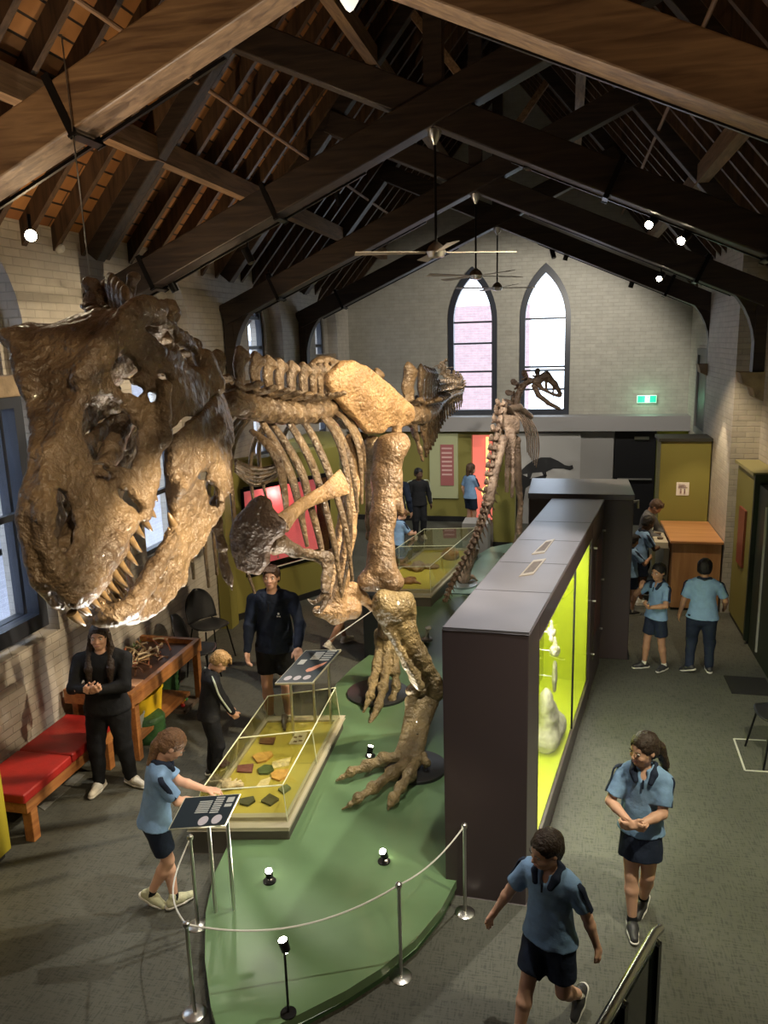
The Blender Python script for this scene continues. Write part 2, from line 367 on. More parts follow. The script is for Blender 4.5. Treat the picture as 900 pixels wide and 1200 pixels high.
def carpet_mat():
    m = bpy.data.materials.new('carpet'); m.use_nodes = True; nt = m.node_tree; b = nt.nodes['Principled BSDF']; L = nt.links
    g = nt.nodes.new('ShaderNodeNewGeometry'); out = []
    for sc in ((110, 14, 1), (14, 110, 1)):
        mp = nt.nodes.new('ShaderNodeMapping'); mp.inputs['Scale'].default_value = sc; L.new(g.outputs['Position'], mp.inputs[0])
        n = nt.nodes.new('ShaderNodeTexNoise'); n.inputs['Scale'].default_value = 0.7; n.inputs['Detail'].default_value = 3; L.new(mp.outputs[0], n.inputs['Vector']); out.append(n)
    a = nt.nodes.new('ShaderNodeMath'); a.operation = 'ADD'; L.new(out[0].outputs['Fac'], a.inputs[0]); L.new(out[1].outputs['Fac'], a.inputs[1])
    r = nt.nodes.new('ShaderNodeValToRGB'); L.new(a.outputs[0], r.inputs[0])
    r.color_ramp.elements[0].position = 0.8; r.color_ramp.elements[1].position = 1.25
    r.color_ramp.elements[0].color = (0.066, 0.068, 0.057, 1); r.color_ramp.elements[1].color = (0.108, 0.110, 0.090, 1)
    # worn, paler tile patches
    n2 = nt.nodes.new('ShaderNodeTexNoise'); n2.inputs['Scale'].default_value = 1.1; L.new(g.outputs['Position'], n2.inputs['Vector'])
    mx = nt.nodes.new('ShaderNodeMix'); mx.data_type = 'RGBA'; mx.blend_type = 'MULTIPLY'; mx.inputs[0].default_value = 0.5
    L.new(r.outputs[0], mx.inputs[6]); L.new(n2.outputs['Fac'], mx.inputs[7]); L.new(mx.outputs[2], b.inputs['Base Color'])
    b.inputs['Roughness'].default_value = 0.9
    bp = nt.nodes.new('ShaderNodeBump'); bp.inputs['Strength'].default_value = 0.4; bp.inputs['Distance'].default_value = 0.004
    L.new(a.outputs[0], bp.inputs['Height']); L.new(bp.outputs[0], b.inputs['Normal']); return m
def board_mat():
    m = bpy.data.materials.new('roof_boards'); m.use_nodes = True; nt = m.node_tree; b = nt.nodes['Principled BSDF']; L = nt.links
    g = nt.nodes.new('ShaderNodeNewGeometry'); s = nt.nodes.new('ShaderNodeSeparateXYZ'); L.new(g.outputs['Position'], s.inputs[0])
    c = nt.nodes.new('ShaderNodeCombineXYZ'); L.new(s.outputs[1], c.inputs[0]); L.new(s.outputs[2], c.inputs[1])
    t = nt.nodes.new('ShaderNodeTexBrick'); L.new(c.outputs[0], t.inputs['Vector']); t.inputs['Scale'].default_value = 1
    t.inputs['Brick Width'].default_value = 1.6; t.inputs['Row Height'].default_value = 0.115; t.inputs['Mortar Size'].default_value = 0.008; t.inputs['Bias'].default_value = -0.2
    t.inputs['Color1'].default_value = (0.42, 0.19, 0.062, 1); t.inputs['Color2'].default_value = (0.26, 0.10, 0.035, 1); t.inputs['Mortar'].default_value = (0.02, 0.01, 0.006, 1)
    n = nt.nodes.new('ShaderNodeTexNoise'); n.inputs['Scale'].default_value = 4; n.inputs['Detail'].default_value = 6; L.new(g.outputs['Position'], n.inputs['Vector'])
    mx = nt.nodes.new('ShaderNodeMix'); mx.data_type = 'RGBA'; mx.blend_type = 'MULTIPLY'; mx.inputs[0].default_value = 0.7
    L.new(t.outputs['Color'], mx.inputs[6]); L.new(n.outputs['Fac'], mx.inputs[7]); L.new(mx.outputs[2], b.inputs['Base Color'])
    b.inputs['Roughness'].default_value = 0.6; return m
CARPET = carpet_mat(); BOARDS = board_mat()

# ================================================================== shell: x -5..2.7, y -3..18.15, ridge at x=-1.25
XC = -1.25; XL = -5.0; XR = 2.7; YE = 18.15; YB = -3.0
US = 1.17
def U(x): return 6.94+((x if x < XC else 2*XC-x)+3.22)*US      # underside of the principal rafters
struct('floor', MB().box((-6, YB-.3, -0.1), (3.6, YE+.5, 0.0)), CARPET)
rf = 0.47
XO = -5.6; XO2 = 2*XC-XO
mb = MB().prism([(XO, U(XO)+rf), (XC, U(XC)+rf), (XO2, U(XO2)+rf), (XO2, U(XO2)+rf+.1), (XC, U(XC)+rf+.13), (XO, U(XO)+rf+.1)], YB-.3, YE+.4, plane='XZ')
ceiling = struct('ceiling', mb, BOARDS, base=(0, 0, 0)); ROOT[ceiling.name] = V(0, 0, 0)

def arch(c, hw, z0, z1, spring, n=9):
    """pointed arch outline, counter-clockwise"""
    pts = [(c-hw, z0), (c+hw, z0)]
    R = ((z1-spring)**2+hw*hw)/(2*hw)
    a1 = math.asin(min(1, (z1-spring)/R))
    for t in np.linspace(0, a1, n): pts.append((c+hw-R+R*math.cos(t), spring+R*math.sin(t)))
    for t in np.linspace(a1, 0, n)[1:]: pts.append((c-hw+R-R*math.cos(t), spring+R*math.sin(t)))
    return pts
# left wall: three layers make the splayed recess, the reveal and the outer skin
BAYS = [2.5, 5.85, 9.25, 12.9, 16.4]
holes_in = [arch(c, 0.80, 1.35, 5.35, 4.3) for c in BAYS]
mb = MB().prism([(YB, 0), (YE, 0), (YE, 5.35), (YB, 5.35)], XL, XL-0.22, holes_in, 'YZ')
struct('wall_left', mb, BRK)
HWS = [.52, .72, .52, .52, .52]
holes_out = [arch(c, hw, 1.5, 5.15, 4.35) for c, hw in zip(BAYS, HWS)]
mb = MB().prism([(YB, -.05), (YE, -.05), (YE, 5.6), (YB, 5.6)], XL-0.22, XL-0.5, holes_out, 'YZ')
struct('wall_left', mb, BRK)
def glazing(n, c, z0, z1, spring, x, hw=.52):
    o = struct('window_%d' % n, MB().prism(arch(c, hw-.02, z0, z1, spring), x-.01, x-.02, (), 'YZ'), GLS)
    fo = MB().prism(arch(c, hw+.02, z0-.04, z1+.04, spring), x+.04, x-.06, [arch(c, hw-.09, z0+.06, z1-.08, spring)], 'YZ')
    for z in (2.25, 3.0, 4.1, 4.6):
        if z0+.1 < z < z1-.1: fo.box((x-.04, c-.46, z-.03), (x+.02, c+.46, z+.03))
    struct('window_frame', fo, FRAME, o)
for i, c in enumerate(BAYS):
    glazing(i+1, c, 1.5, 5.15, 4.35, XL-.30, HWS[i])
    o = struct('trim_%d' % (i+1), MB().box((XL-.36, c-.78, 3.72), (XL-.04, c+.78, 3.92)), STONE)
    bevel(o, .02)
# nearest bay, lower sash: deep dark frame flush with the wall face
fo = MB().prism([(4.9, 1.45), (6.52, 1.45), (6.52, 3.72), (4.9, 3.72)], XL-.02, XL-.16, [[(5.02, 1.6), (6.40, 1.6), (6.40, 3.62), (5.02, 3.62)]], 'YZ')
fo.box((XL-.12, 5.0, 2.58), (XL-.05, 6.42, 2.64))
w6 = struct('window_6', MB().box((XL-.10, 5.0, 1.58), (XL-.09, 6.42, 3.64)), glass_mat('obscure_glass', (0.95, 0.97, 1.0), 0.2))
struct('window_frame', fo, FRAME, w6)
# right wall and its piers
mb = MB().box((XR, YB, 0), (XR+.3, 12.1, 5.3)); mb.box((2.55, 14.6, 0), (3.0, YE, 5.3)); struct('wall_right', mb, BRK)
pz = U(2.3)+.02
mb = MB().prism([(2.32, 0), (3.0, 0), (3.0, 5.0), (2.55, 5.35), (2.32, 5.5)], 12.1, 14.5, plane='XZ'); struct('wall_right', mb, BRK)
# tall window slot in the far right bay
w = struct('window_7', MB().box((2.535, 15.7, 2.3), (2.545, 16.8, 3.75)), FRAME)
struct('window_frame', MB().prism([(15.6, 2.2), (16.9, 2.2), (16.9, 3.85), (15.6, 3.85)], 2.55, 2.50, [[(15.72, 2.32), (16.78, 2.32), (16.78, 3.72), (15.72, 3.72)]], 'YZ'), GRYP, w)
# end wall with two lancets
WIN = [(-2.10, .53), (-0.50, .53)]
eh = [arch(c, hw-.02, 2.46, 5.66, 4.55) for c, hw in WIN]
gable = [(-5.3, 0), (2.9, 0), (2.9, U(2.9)+rf), (XC, U(XC)+rf), (-5.3, U(-5.3)+rf)]
struct('wall_end', MB().prism(gable, YE, YE+.35, eh, 'XZ'), BRKE)
for i, (c, hw) in enumerate(WIN):
    o = struct('window_%d' % (8+i), MB().prism(arch(c, hw-.05, 2.46, 5.62, 4.55), YE+.10, YE+.11, (), 'XZ'), GLS)
    fo = MB().prism(arch(c, hw+.02, 2.44, 5.72, 4.55), YE-.03, YE+.14, [arch(c, hw-.10, 2.56, 5.52, 4.55)], 'XZ')
    for z in ((4.52, 4.05, 3.42, 3.08) if i == 0 else (4.55, 3.50, 3.42, 3.0)): fo.box((c-hw+.08, YE+.06, z-.02), (c+hw-.08, YE+.12, z+.02))
    struct('window_frame', fo, FRAME, o)
struct('wall_back', MB().prism([(-5.3, 0), (2.9, 0), (2.9, U(2.9)+rf), (XC, U(XC)+rf), (-5.3, U(-5.3)+rf)], YB-.2, YB, (), 'XZ'), BRKE)
struct('trim_9', MB().box((-9.6, -4, -3), (-9.2, 24, 4.3)), brick_mat('pale_neighbour_brick', (.42, .42, .48), (.38, .38, .44), (.5, .5, .55)))
# the pink brick neighbour seen through the lancets
o = struct('trim_7', MB().box((-6, 26, -2), (-1.2, 27, 5.2)), brick_mat('neighbour_brick', (.55, .36, .36), (.5, .32, .33), (.5, .45, .45)))
# partition below the lancets: ledge and the panels under it
struct('trim_8', MB().box((-5.0, 17.62, 2.12), (2.55, YE, 2.44)), LEDG)
struct('wall_partition', MB().box((-5.0, 17.8, 0), (-2.10, YE, 2.12)).box((-1.62, 17.8, 0), (-1.3, YE, 2.12)).box((-2.10, 17.8, 2.02), (-1.62, YE, 2.12)), OLIVE)
struct('wall_partition', MB().box((-1.3, 17.8, 0), (1.02, YE, 2.12)), GRYP)
struct('wall_partition', MB().box((1.92, 17.8, 0), (2.55, YE, 2.12)), LIME)
o = struct('door_1', MB().box((1.04, 17.82, 0), (1.90, 17.9, 2.10)), mat('black_door', (.012, .012, .014), .35))
struct('push_bar', MB().tube([(1.12, 17.76, 1.05), (1.84, 17.76, 1.05)], .02), CHR, o)
struct('closer', MB().box((1.45, 17.76, 1.92), (1.75, 17.82, 1.98)), CHR, o)
# red doorway beyond the olive wall
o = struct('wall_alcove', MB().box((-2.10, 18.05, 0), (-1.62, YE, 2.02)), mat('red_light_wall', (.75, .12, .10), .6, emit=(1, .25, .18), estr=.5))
struct('baseboard_end', MB().box((-5.0, 17.76, 0), (-2.1, 17.8, .12)), SKIRT)

# ================================================================== roof timbers
YS = [1.1, 4.5, 7.8, 11.2, 14.6]
def U2(x): return U(x)
k = 0
for y in np.arange(-2.6, YE, 0.47):
    for sgn in (-1, 1):
        a = (XC+sgn*4.35, y, U(XC+sgn*4.35)+.36); b = (XC, y, U(XC)+.36)
        struct('rafter', MB().beam(a, b, .07, .15, up=(-sgn*.0, 0, 1)), DKY, ceiling); k += 1
for x in (-4.1, -2.6):
    for xx in (x, 2*XC-x):
        struct('purlin', MB().beam((xx, YB, U(xx)+.17), (xx, YE, U(xx)+.17), .14, .22, up=(0, 0, 1)), TNW, ceiling)
for xx in (-3.55, 2*XC+3.55):
    struct('conduit', MB(True).tube([(xx, YB, U(xx)+.08), (xx, YE, U(xx)+.08)], .022, 8), mat('old_pipe', (.22, .13, .08), .5), ceiling)
struct('ridge_board', MB().box((XC-.04, YB, U(XC)+.1), (XC+.04, YE, U(XC)+.4)), DKW, ceiling)

CZ = 6.05; SL = 0.44
def chord_z(x, sgn): return CZ+SL*(x-XC)*sgn            # sgn +1 rises to the right
LITW = wood_mat('lamplit_dark_timber', (.10, .055, .03), (.26, .16, .085), 'X')  # near truss: dark timber with the lamplight put into a paler colour
def truss(i, y):
    lab = ['dark scissor roof truss nearest the camera, lit tan along its underside', 'dark scissor truss crossing above the nearest ceiling fan',
           'dark scissor truss crossing above the middle ceiling fan', 'dark scissor truss nearest the end wall windows']
    t = thing('roof_truss', lab[max(0, i-1)] if i else 'dark scissor roof truss overhead behind the nearest one', 'roof truss', (XC, y, 4.0), 'scissor roof trusses')
    for s in (-1, 1):
        x1 = XC+s*3.72; zb = chord_z(XC-abs(x1-XC), 1)
        # chord from wall post (low) through the crossing to the opposite principal
        xt = XC-s*2.0; zt = CZ+SL*2.0
        o = struct('scissor_chord', MB().beam((x1, y+s*.02, zb+.16), (xt, y+s*.02, zt+.16), .24, .29), LITW if i == 1 else DKW, t); bevel(o, .012)
        xe = XC+s*3.68
        o = struct('principal_rafter', MB().beam((xe, y, U(xe)+.18), (XC, y, U(XC)+.18), .16, .24), DKW, t); bevel(o, .01)
        # wall post and curved brace
        o = struct('wall_post', MB().box((min(x1, x1-s*.14), y-.09, 3.62), (max(x1, x1-s*.14), y+.09, 4.75)), DKW, t)
        c = []
        for q in np.linspace(0, 1, 11):
            a = q*PI/2; c.append((x1-s*(.13+.80*(1-math.cos(a))), 3.85+(chord_z(XC-abs(x1-s*.93-XC), 1)+.02-3.85)*math.sin(a)))
        poly = c+[(x1-s*.93, chord_z(XC-abs(x1-s*.93-XC), 1)+.08), (x1-s*.12, zb+.08)]
        struct('arch_brace', MB().prism(poly, y-.08, y+.08, (), 'XZ'), DKW, t)
        # iron straps
        for xo in () if (i == 1 and s > 0) else (3.0, 1.62) if i < 3 else (2.9,):
            xx = XC+s*xo; zz = chord_z(XC-xo, 1)+.16; d = unit(V(s*1, 0, -SL)); u = unit(V(s*SL, 0, 1))
            P = V(xx, y, zz); st = MB()
            for off in (-1, 1):
                st.beam(P+V(0, off*.137, 0)-u*.19, P+V(0, off*.137, 0)+u*.19, .012 if False else .05, .014, up=(0, 1, 0))
            st.beam(P-u*.175-V(0, .16, 0), P-u*.175+V(0, .16, 0), .05, .016, up=tuple(u)); st.beam(P+u*.175-V(0, .12, 0), P+u*.175+V(0, .12, 0), .05, .016, up=tuple(u))
            struct('strap', st, BLK, t)
        # lighting track under the chord
        a = V(XC+s*3.3, y+.14, chord_z(XC-3.3, 1)+.0); b = V(XC+s*.7, y+.14, chord_z(XC-.7, 1)+.0)
        struct('light_track', MB().beam(a, b, .025, .02), BLK, t)
        st = struct('stone_corbel', MB().prism([(x1, 3.25), (x1-s*.10, 3.30), (x1-s*.14, 3.42), (x1-s*.26, 3.48), (x1-s*.3, 3.62), (x1, 3.62)], y-.16, y+.16, (), 'XZ'), STONE, t)
    struct('king_post', MB().box((XC-.085, y-.085, CZ+.1), (XC+.085, y+.085, U(XC)+.2)), DKW, t)
    for s in (-1, 1):
        struct('strut', MB().beam((XC+s*.08, y, 7.35), (XC+s*.85, y, U(XC+.85)+.1), .1, .1), TNW, t)
    return t
for i, y in enumerate(YS): truss(i, y)

# ================================================================== spot lamps on the tracks
LAMPON = mat('lit_lens', (1, .9, .7), .3, emit=(1, .86, .6), estr=60)
LAMPOFF = mat('unlit_lens', (.05, .05, .05), .2)
def track_spot(P, d, on, label, L=.17, r=.042):
    P = V(*P); d = unit(d)
    t = thing('track_spotlight', label, 'spotlight', P, 'black track spotlights under the roof trusses')
    obj('housing', MB(True).lathe([(.02, -L*.5), (r, -L*.45), (r, L*.5), (r*.86, L*.5), (r*.8, L*.42)], P-V(0, 0, .13), 16, d), BLK, t)
    obj('yoke', MB(True).tube([P, P-V(0, 0, .05), P-V(0, 0, .13)], .011, 6), BLK, t)
    obj('lens', MB(True).lathe([(.002, L*.505), (r*.8, L*.50), (r*.8, L*.40)], P-V(0, 0, .13), 16, d), LAMPON if on else LAMPOFF, t)
def tz(x): return CZ-SL*abs(x-XC)-.06
for (px, py, Y, on, d, lab) in (
    (765, 242, 7.94, 1, (-.5, -1.0, -.55), 'lit track spotlight on the second truss, inner one of the right pair'),
    (803, 261, 7.94, 1, (-.55, -1.0, -.5), 'lit track spotlight on the second truss, outer one of the right pair'),
    (775, 312, 11.34, 1, (-.4, -1, -.45), 'small lit track spotlight on the third truss, right side'),
    (33, 251, 4.64, 1, (.75, -1.0, -.15), 'lit track spotlight beside the brick at the left edge'),
    (290, 284, 7.94, 0, (.5, -.1, -1), 'dark track spotlight hanging behind the skull on the second truss'),
    (200, 318, 7.94, 0, (.4, .2, -1), 'dark track spotlight above the skull crest'),
    (315, 316, 11.34, 0, (.2, -.1, -1), 'dark track spotlight on the left end of the third truss'),
    (620, 170, 7.94, 0, (-.2, -.2, -1), 'dark track spotlight right of the near crossing'),
    (648, 288, 14.74, 0, (.3, -.3, -1), 'dark track spotlight above the right lancet window'),
    (664, 290, 14.74, 0, (-.3, .2, -1), 'dark track spotlight right of the lancet window top'),
    (741, 322, 14.74, 0, (-.3, .2, -1), 'dark track spotlight hanging low on the farthest truss'),
    (396, 222, 11.34, 0, (.2, .2, -1), 'dark track spotlight on the middle truss, left of the middle fan')):
    track_spot(B(px, py, Y), d, on, lab)

# ================================================================== ceiling fans
FAN = mat('fan_blade', (.45, .42, .38), .5)
def fan(y, hz, rot, lab):
    t = thing('ceiling_fan', lab, 'fan', (XC, y, hz), 'ceiling fans on long stems')
    obj('stem', MB(True).tube([(XC, y, hz+.05), (XC, y, CZ-.02)], .013, 8), BLK, t)
    obj('canopy', MB(True).lathe([(.07, 0), (.06, -.05), (.03, -.1), (.015, -.13)], (XC, y, CZ-.01), 16), CHR, t)
    obj('motor', MB(True).lathe([(.02, -.06), (.075, -.05), (.095, 0), (.07, .05), (.02, .09)], (XC, y, hz), 20), CHR, t)
    for k in range(4):
        a = rot+k*PI/2; d = V(math.cos(a), math.sin(a), 0); n = V(-d[1], d[0], 0)
        P = V(XC, y, hz-.01)
        obj('blade', MB().quad(P+d*.10-n*.03-V(0, 0, .005), P+d*.78-n*.055-V(0, 0, .01), P+d*.78+n*.055+V(0, 0, .01), P+d*.10+n*.03+V(0, 0, .005), .006), FAN, t)
fan(7.8, 4.96, .35, 'nearest ceiling fan, thin blades level above the skeleton')
fan(11.2, 4.99, .75, 'middle ceiling fan in front of the left lancet window')
fan(14.6, 5.03, .5, 'farthest ceiling fan, between the two lancet windows')
# frosted pendant glimpsed at the top edge
P = B(410, 14, 4.2)
t = thing('pendant_lamp', 'frosted bell glass pendant at the top edge of the view', 'lamp', P)
obj('glass_shade', MB(True).lathe([(.004, 0), (.02, .012), (.045, .05), (.075, .11), (.085, .2)], P, 20), mat('frosted_glass', (.8, .78, .72), .4, emit=(1, .9, .75), estr=.6), t)
obj('cord', MB(True).tube([P+V(0, 0, .2), P+V(0, 0, 2.0)], .008, 6), BLK, t)
# suspension wire to the neck of the skeleton
a = B(105, 322, 4.35); b = B(72, 40, 4.35)
tag(obj('suspension_wire', MB(True).tube([a, lerp(a, b, .5), b], .004, 6), CHR), 'thin steel suspension wire running up from the skeleton neck', 'wire')

# exit sign, smoke detector
c = B(758, 468, 18.05)
t = thing('exit_sign', 'green running man exit sign glowing on the end wall', 'sign', c)
obj('sign_box', MB().box(c-V(.20, .0, .075), c+V(.20, .06, .085)), mat('sign_white', (.7, .9, .75), .5, emit=(.6, 1, .72), estr=.7), t)
GR = mat('sign_green', (.02, .6, .2), .5, emit=(.0, .7, .2), estr=1.3)
obj('arrow_panel', MB().box(c-V(.19, .006, .065), c+V(-.04, .0, .075)), GR, t)
obj('door_panel', MB().box(c+V(.06, -.006, -.065), c+V(.19, .0, .075)), GR, t)
man = MB(); W_ = lambda x, z: c+V(x, -.008, z)
man.beam(W_(.01, -.01), W_(.02, .03), .02, .006); man.beam(W_(.0, -.05), W_(.015, -.01), .014, .006); man.beam(W_(.04, -.045), W_(.015, -.01), .014, .006); man.ball(W_(.025, .05), .012)
obj('running_figure', man, GR, t)
lamp('POINT', 'exit_glow', tuple(c+V(0, -.25, 0)), None, 3, (.5, 1, .65), .05)
c = AXP(69, 291, -4.98)
tag(obj('wall_sensor', MB(True).lathe([(.0, -.03), (.045, -.03), (.05, 0), (.045, .03), (.03, .05)], c, 16, (1, 0, 0)), mat('sensor_white', (.7, .7, .68), .4)), 'small round white sensor fixed high on the left brick wall', 'sensor')
# ================================================================== platforms
GRNT = mat('green_platform_top', (0.125, 0.215, 0.105), 0.32, noise=0.25, nscale=1.2, coat=0.3)
GRNS = mat('green_platform_side', (0.05, 0.11, 0.05), 0.5)
TEAL = mat('teal_platform_top', (0.20, 0.30, 0.26), 0.35, noise=0.2, nscale=1.5)
def slab(name, pts, z0, z1, m, parent=None):
    o = obj(name, MB().prism(pts, z0, z1), m, parent); return o
out = [G(x, y, .13)[:2] for x, y in ((262, 1230), (247, 1180), (240, 1125), (241, 1070), (251, 1025), (270, 985), (300, 940), (355, 885), (394, 802), (413, 783), (434, 767), (456, 745), (470, 715), (478, 700))]
out += [(-1.95, 12.0), (-.75, 12.0), (-.62, 8.5), (-.55, 5.4), (-.50, 5.22)]
out += [G(x, y, .13)[:2] for x, y in ((536, 1030), (518, 1064), (487, 1102), (446, 1136), (405, 1162), (350, 1190), (300, 1215))]
t = thing('display_platform', 'low green oval platform the large skeleton stands on', 'platform', (-1.5, 6.5, 0))
o = slab('platform_top', out, .07, .13, GRNT, t); bevel(o, .008)
cx, cy = -1.5, 6.5
slab('plinth', [(cx+(p[0]-cx)*.985, cy+(p[1]-cy)*.985) for p in out], 0, .07, GRNS, t)
ring = MB()
low = [G(x, y, .02)[:2] for x, y in ((248, 1200), (560, 1050), (552, 1110), (500, 1160), (440, 1190), (380, 1225))]
p2 = [(-.62, 5.05)]+[G(x, y, .02)[:2] for x, y in ((541, 1052), (520, 1100), (484, 1145), (432, 1180), (370, 1215), (300, 1240), (262, 1245))]+[G(x, y, .02)[:2] for x, y in ((290, 1150), (450, 1050))]
0 and obj('kick_step', MB().prism(p2, 0, .035), mat('dark_green_step', (.028, .06, .03), .5), t)
# teal platform of the second skeleton
t = thing('display_platform', 'pale teal platform under the smaller skeleton further back', 'platform', (-1, 13.2, 0))
pp = [(-1.95, 12.05), (-.62, 12.05), (-.4, 13.0), (-.1, 14.2), (-.2, 15.3), (-.8, 15.6), (-1.4, 15.0), (-1.85, 13.6)]
slab('platform_top', pp, .08, .14, TEAL, t); slab('plinth', pp, 0, .08, GRNS, t)
t = tag(obj('plinth_box', MB().box((-1.95, 14.95, 0), (-1.45, 15.5, .62)), GRYP), 'grey block beyond the far vitrine, beside the olive column', 'plinth')

# ================================================================== tall showcase
PURP = mat('aubergine_laminate', (.055, .040, .044), .42, coat=.15)
PURPT = mat('aubergine_window_sheen', (.125, .122, .142), .30, noise=.12, nscale=2.5)  # window reflection on the tops put into the colour as paler blue-grey
CAVE = mat('lime_lining', (.52, .60, .02), .5)
FL, FR, KL, KR = V(-.82, 5.19), V(-.22, 5.18), V(-.155, 9.92), V(.48, 9.92)
u = unit(KR-FR); n = V(u[1], -u[0])     # along the right side, outward normal
t = thing('tall_showcase', 'tall dark aubergine showcase with lime lit glass side', 'showcase', (-.15, 7.5, 0))
ZT = 2.15
def P2(a, s, off=0): return a+u*s+n*off
Lr = np.linalg.norm(KR-FR)
w0, w1 = .42, 3.62           # the glazed opening along the right side
def blk(pts, z0, z1, name, m): return bevel(obj(name, MB().prism([tuple(p) for p in pts], z0, z1), m, t), .006)
blk([FL, P2(FR, 0), P2(FR, w0), P2(FL, w0)], .0, ZT-.02, 'end_cabinet', PURP)
blk([KL, P2(FL, w1), P2(FR, w1), KR], .0, ZT-.02, 'end_cabinet', PURP)
blk([P2(FL, w0), P2(FR, w0), P2(FR, w1), P2(FL, w1)], .0, .24, 'base', PURP)
blk([P2(FL, w0), P2(FR, w0), P2(FR, w1), P2(FL, w1)], 1.94, ZT-.02, 'header', PURP)
blk([P2(FL, w0), P2(FL, w0, .06), P2(FL, w1, .06), P2(FL, w1)], .24, 1.94, 'back_panel', PURP)
blk([FL, FR, P2(FR, .35, .0), P2(FR, Lr), KL], ZT-.02, ZT, 'top_panel', PURPT)
lin = MB(); a, b = P2(FR, w0, -.02), P2(FR, w1, -.02); c, d = P2(FR, w1, -.50), P2(FR, w0, -.50)
lin.prism([a, b, c, d], .24, .26); lin.prism([P2(FR, w0, -.50), P2(FR, w1, -.50), P2(FR, w1, -.52), P2(FR, w0, -.52)], .26, 1.94)
lin.prism([a, P2(FR, w0+.05, -.02), P2(FR, w0+.05, -.5), d], .26, 1.94); lin.prism([b, P2(FR, w1-.10, -.02), P2(FR, w1-.10, -.5), c], .26, 1.94)
obj('lining', lin, CAVE, t)
pan = obj('glass_door', MB().prism([P2(FR, w0, -.005), P2(FR, w1, -.005), P2(FR, w1, -.012), P2(FR, w0, -.012)], .26, 1.94), GLS, t)
sm = MB()
for s in (2.35, ): sm.prism([P2(FR, s, 0), P2(FR, s+.012, 0), P2(FR, s+.012, -.02), P2(FR, s, -.02)], .26, 1.94)
obj('glass_seam', sm, BLK, t)
for k, s in enumerate((.9, 1.75, 2.6, 3.45)): obj('panel_seam', MB().prism([P2(FL, s, .0)-n*0, P2(FR, s), P2(FR, s+.008), P2(FL, s+.008)], ZT-.001, ZT+.001), BLK, t)
SLV = mat('brass_trim', (.6, .52, .42), .35, .8)
for (q) in (((625, 673), (608, 676), (625, 657), (640, 655)), ((638, 648), (623, 650), (640, 634), (650, 632))):
    pts = [G(x, y, ZT)[:2] for x, y in q]; c = sum(pts)/4
    vv = obj('vent', MB().prism(pts, ZT, ZT+.006, [[c+(p-c)*.72 for p in pts]]), SLV, t)
    obj('grille', MB().prism([c+(p-c)*.72 for p in pts], ZT-.001, ZT+.003), mat('vent_grille', (.10, .085, .08), .5, noise=.5, nscale=60), vv)
# info pane on the far end of the right side
obj('info_glass', MB().prism([P2(FR, w1+.12, .03), P2(FR, w1+1.1, .03), P2(FR, w1+1.1, .022), P2(FR, w1+.12, .022)], .42, 1.86), GLS, t)
pb = obj('info_board', MB().prism([P2(FR, w1+.45, .012), P2(FR, w1+.95, .012), P2(FR, w1+.95, .004), P2(FR, w1+.45, .004)], .62, 1.7), mat('red_brown_board', (.22, .055, .03), .5), t)
for z in (.5, 1.15, 1.78):
    for s in (.17, 1.05): obj('standoff', MB(True).lathe([(.014, 0), (.014, .04), (.002, .042)], tuple(P2(FR, w1+s, 0))+(z,), 10, (n[0], n[1], 0)), CHR, t)
cv = P2(FR, (w0+w1)/2, -.2)
lamp('AREA', 'showcase_light', (cv[0], cv[1], 1.92), (cv[0]+.02, cv[1], .3), 60, (1, 1, .85), .3, sy=2.4).rotation_euler = (0, 0, math.atan2(u[1], u[0])-PI/2)
lamp('AREA', 'showcase_light', tuple(P2(FR, w0+.08, -.06))+(1.1,), tuple(P2(FR, w1, -.3))+(1.0,), 18, (1, 1, .85), .08, sy=1.2)
# fossils on mounts inside
FOS = mat('pale_fossil', (.50, .48, .36), .7, noise=.3, nscale=20, bump=.5)
def inpx(x, y, off=-.15):        # point inside the case, off behind the glass plane
    o = FR+n*off; d = ray(x, y); k = np.linalg.solve(np.array([[d[0], -u[0]], [d[1], -u[1]]]), o); return CAM0+d*k[0]
def fossil(name, lab, prims, h=.008, m=FOS, arm=None, group=None):
    v, q = surface(prims, h, [(.016, 22), (.008, 60)])
    lo = v.min(0); c = V((v[:, 0].min()+v[:, 0].max())/2, (v[:, 1].min()+v[:, 1].max())/2, lo[2])
    if arm is None: return tag(obj(name, (v, q), m), lab, 'fossil', group)
    t_ = thing(name, lab, 'fossil', c, group); obj('bone', (v, q), m, t_); obj('mount_rod', MB(True).tube(arm, .006, 6), CHR, t_); return t_
wall_arm = lambda c: [c, V(*(c[:2]-n*.1), c[2]), V(*(c[:2]-n*.35), c[2])]
c = inpx(643, 862, -.18); c[2] = .26; u3 = V(u[0], u[1], 0)
fossil('fossil_block', 'large pale fossil rock block on the lime showcase floor', [C_(c+V(0, 0, .12)-u3*.18, c+V(0, 0, .10)+u3*.18, .13, .14, k=.05), E_(c+V(0, 0, .30)-u3*.05, (.10, .20, .16), k=.06), E_(c+V(0, 0, .48)-u3*.16, (.07, .11, .15), k=.06), E_(c+u3*.22+V(.02, 0, .12), (.10, .10, .10), k=.04)], .012)
c = inpx(650, 793, -.14); fossil('shoulder_fossil', 'flat pale curved bone plate held up by a rod in the lime showcase', [C_(c+V(0, -.04, .12), c+V(0, .0, .0), .06, .07, flat=((1, 0, 0), .35)), C_(c, c+V(0, .06, -.13), .07, .055, flat=((1, 0, 0), .35), k=.04)], .007, arm=wall_arm(c))
c = inpx(650, 763, -.14); fossil('vertebra_fossil', 'pale vertebra on a rod above the flat bone plate', [E_(c, (.05, .05, .05)), C_(c, c+V(0, .03, .12), .025, .015), C_(c+V(0, -.15, .03), c+V(0, .25, -.04), .014, .008), C_(c, c+V(.03, -.05, .05), .02)], .006, arm=wall_arm(c))
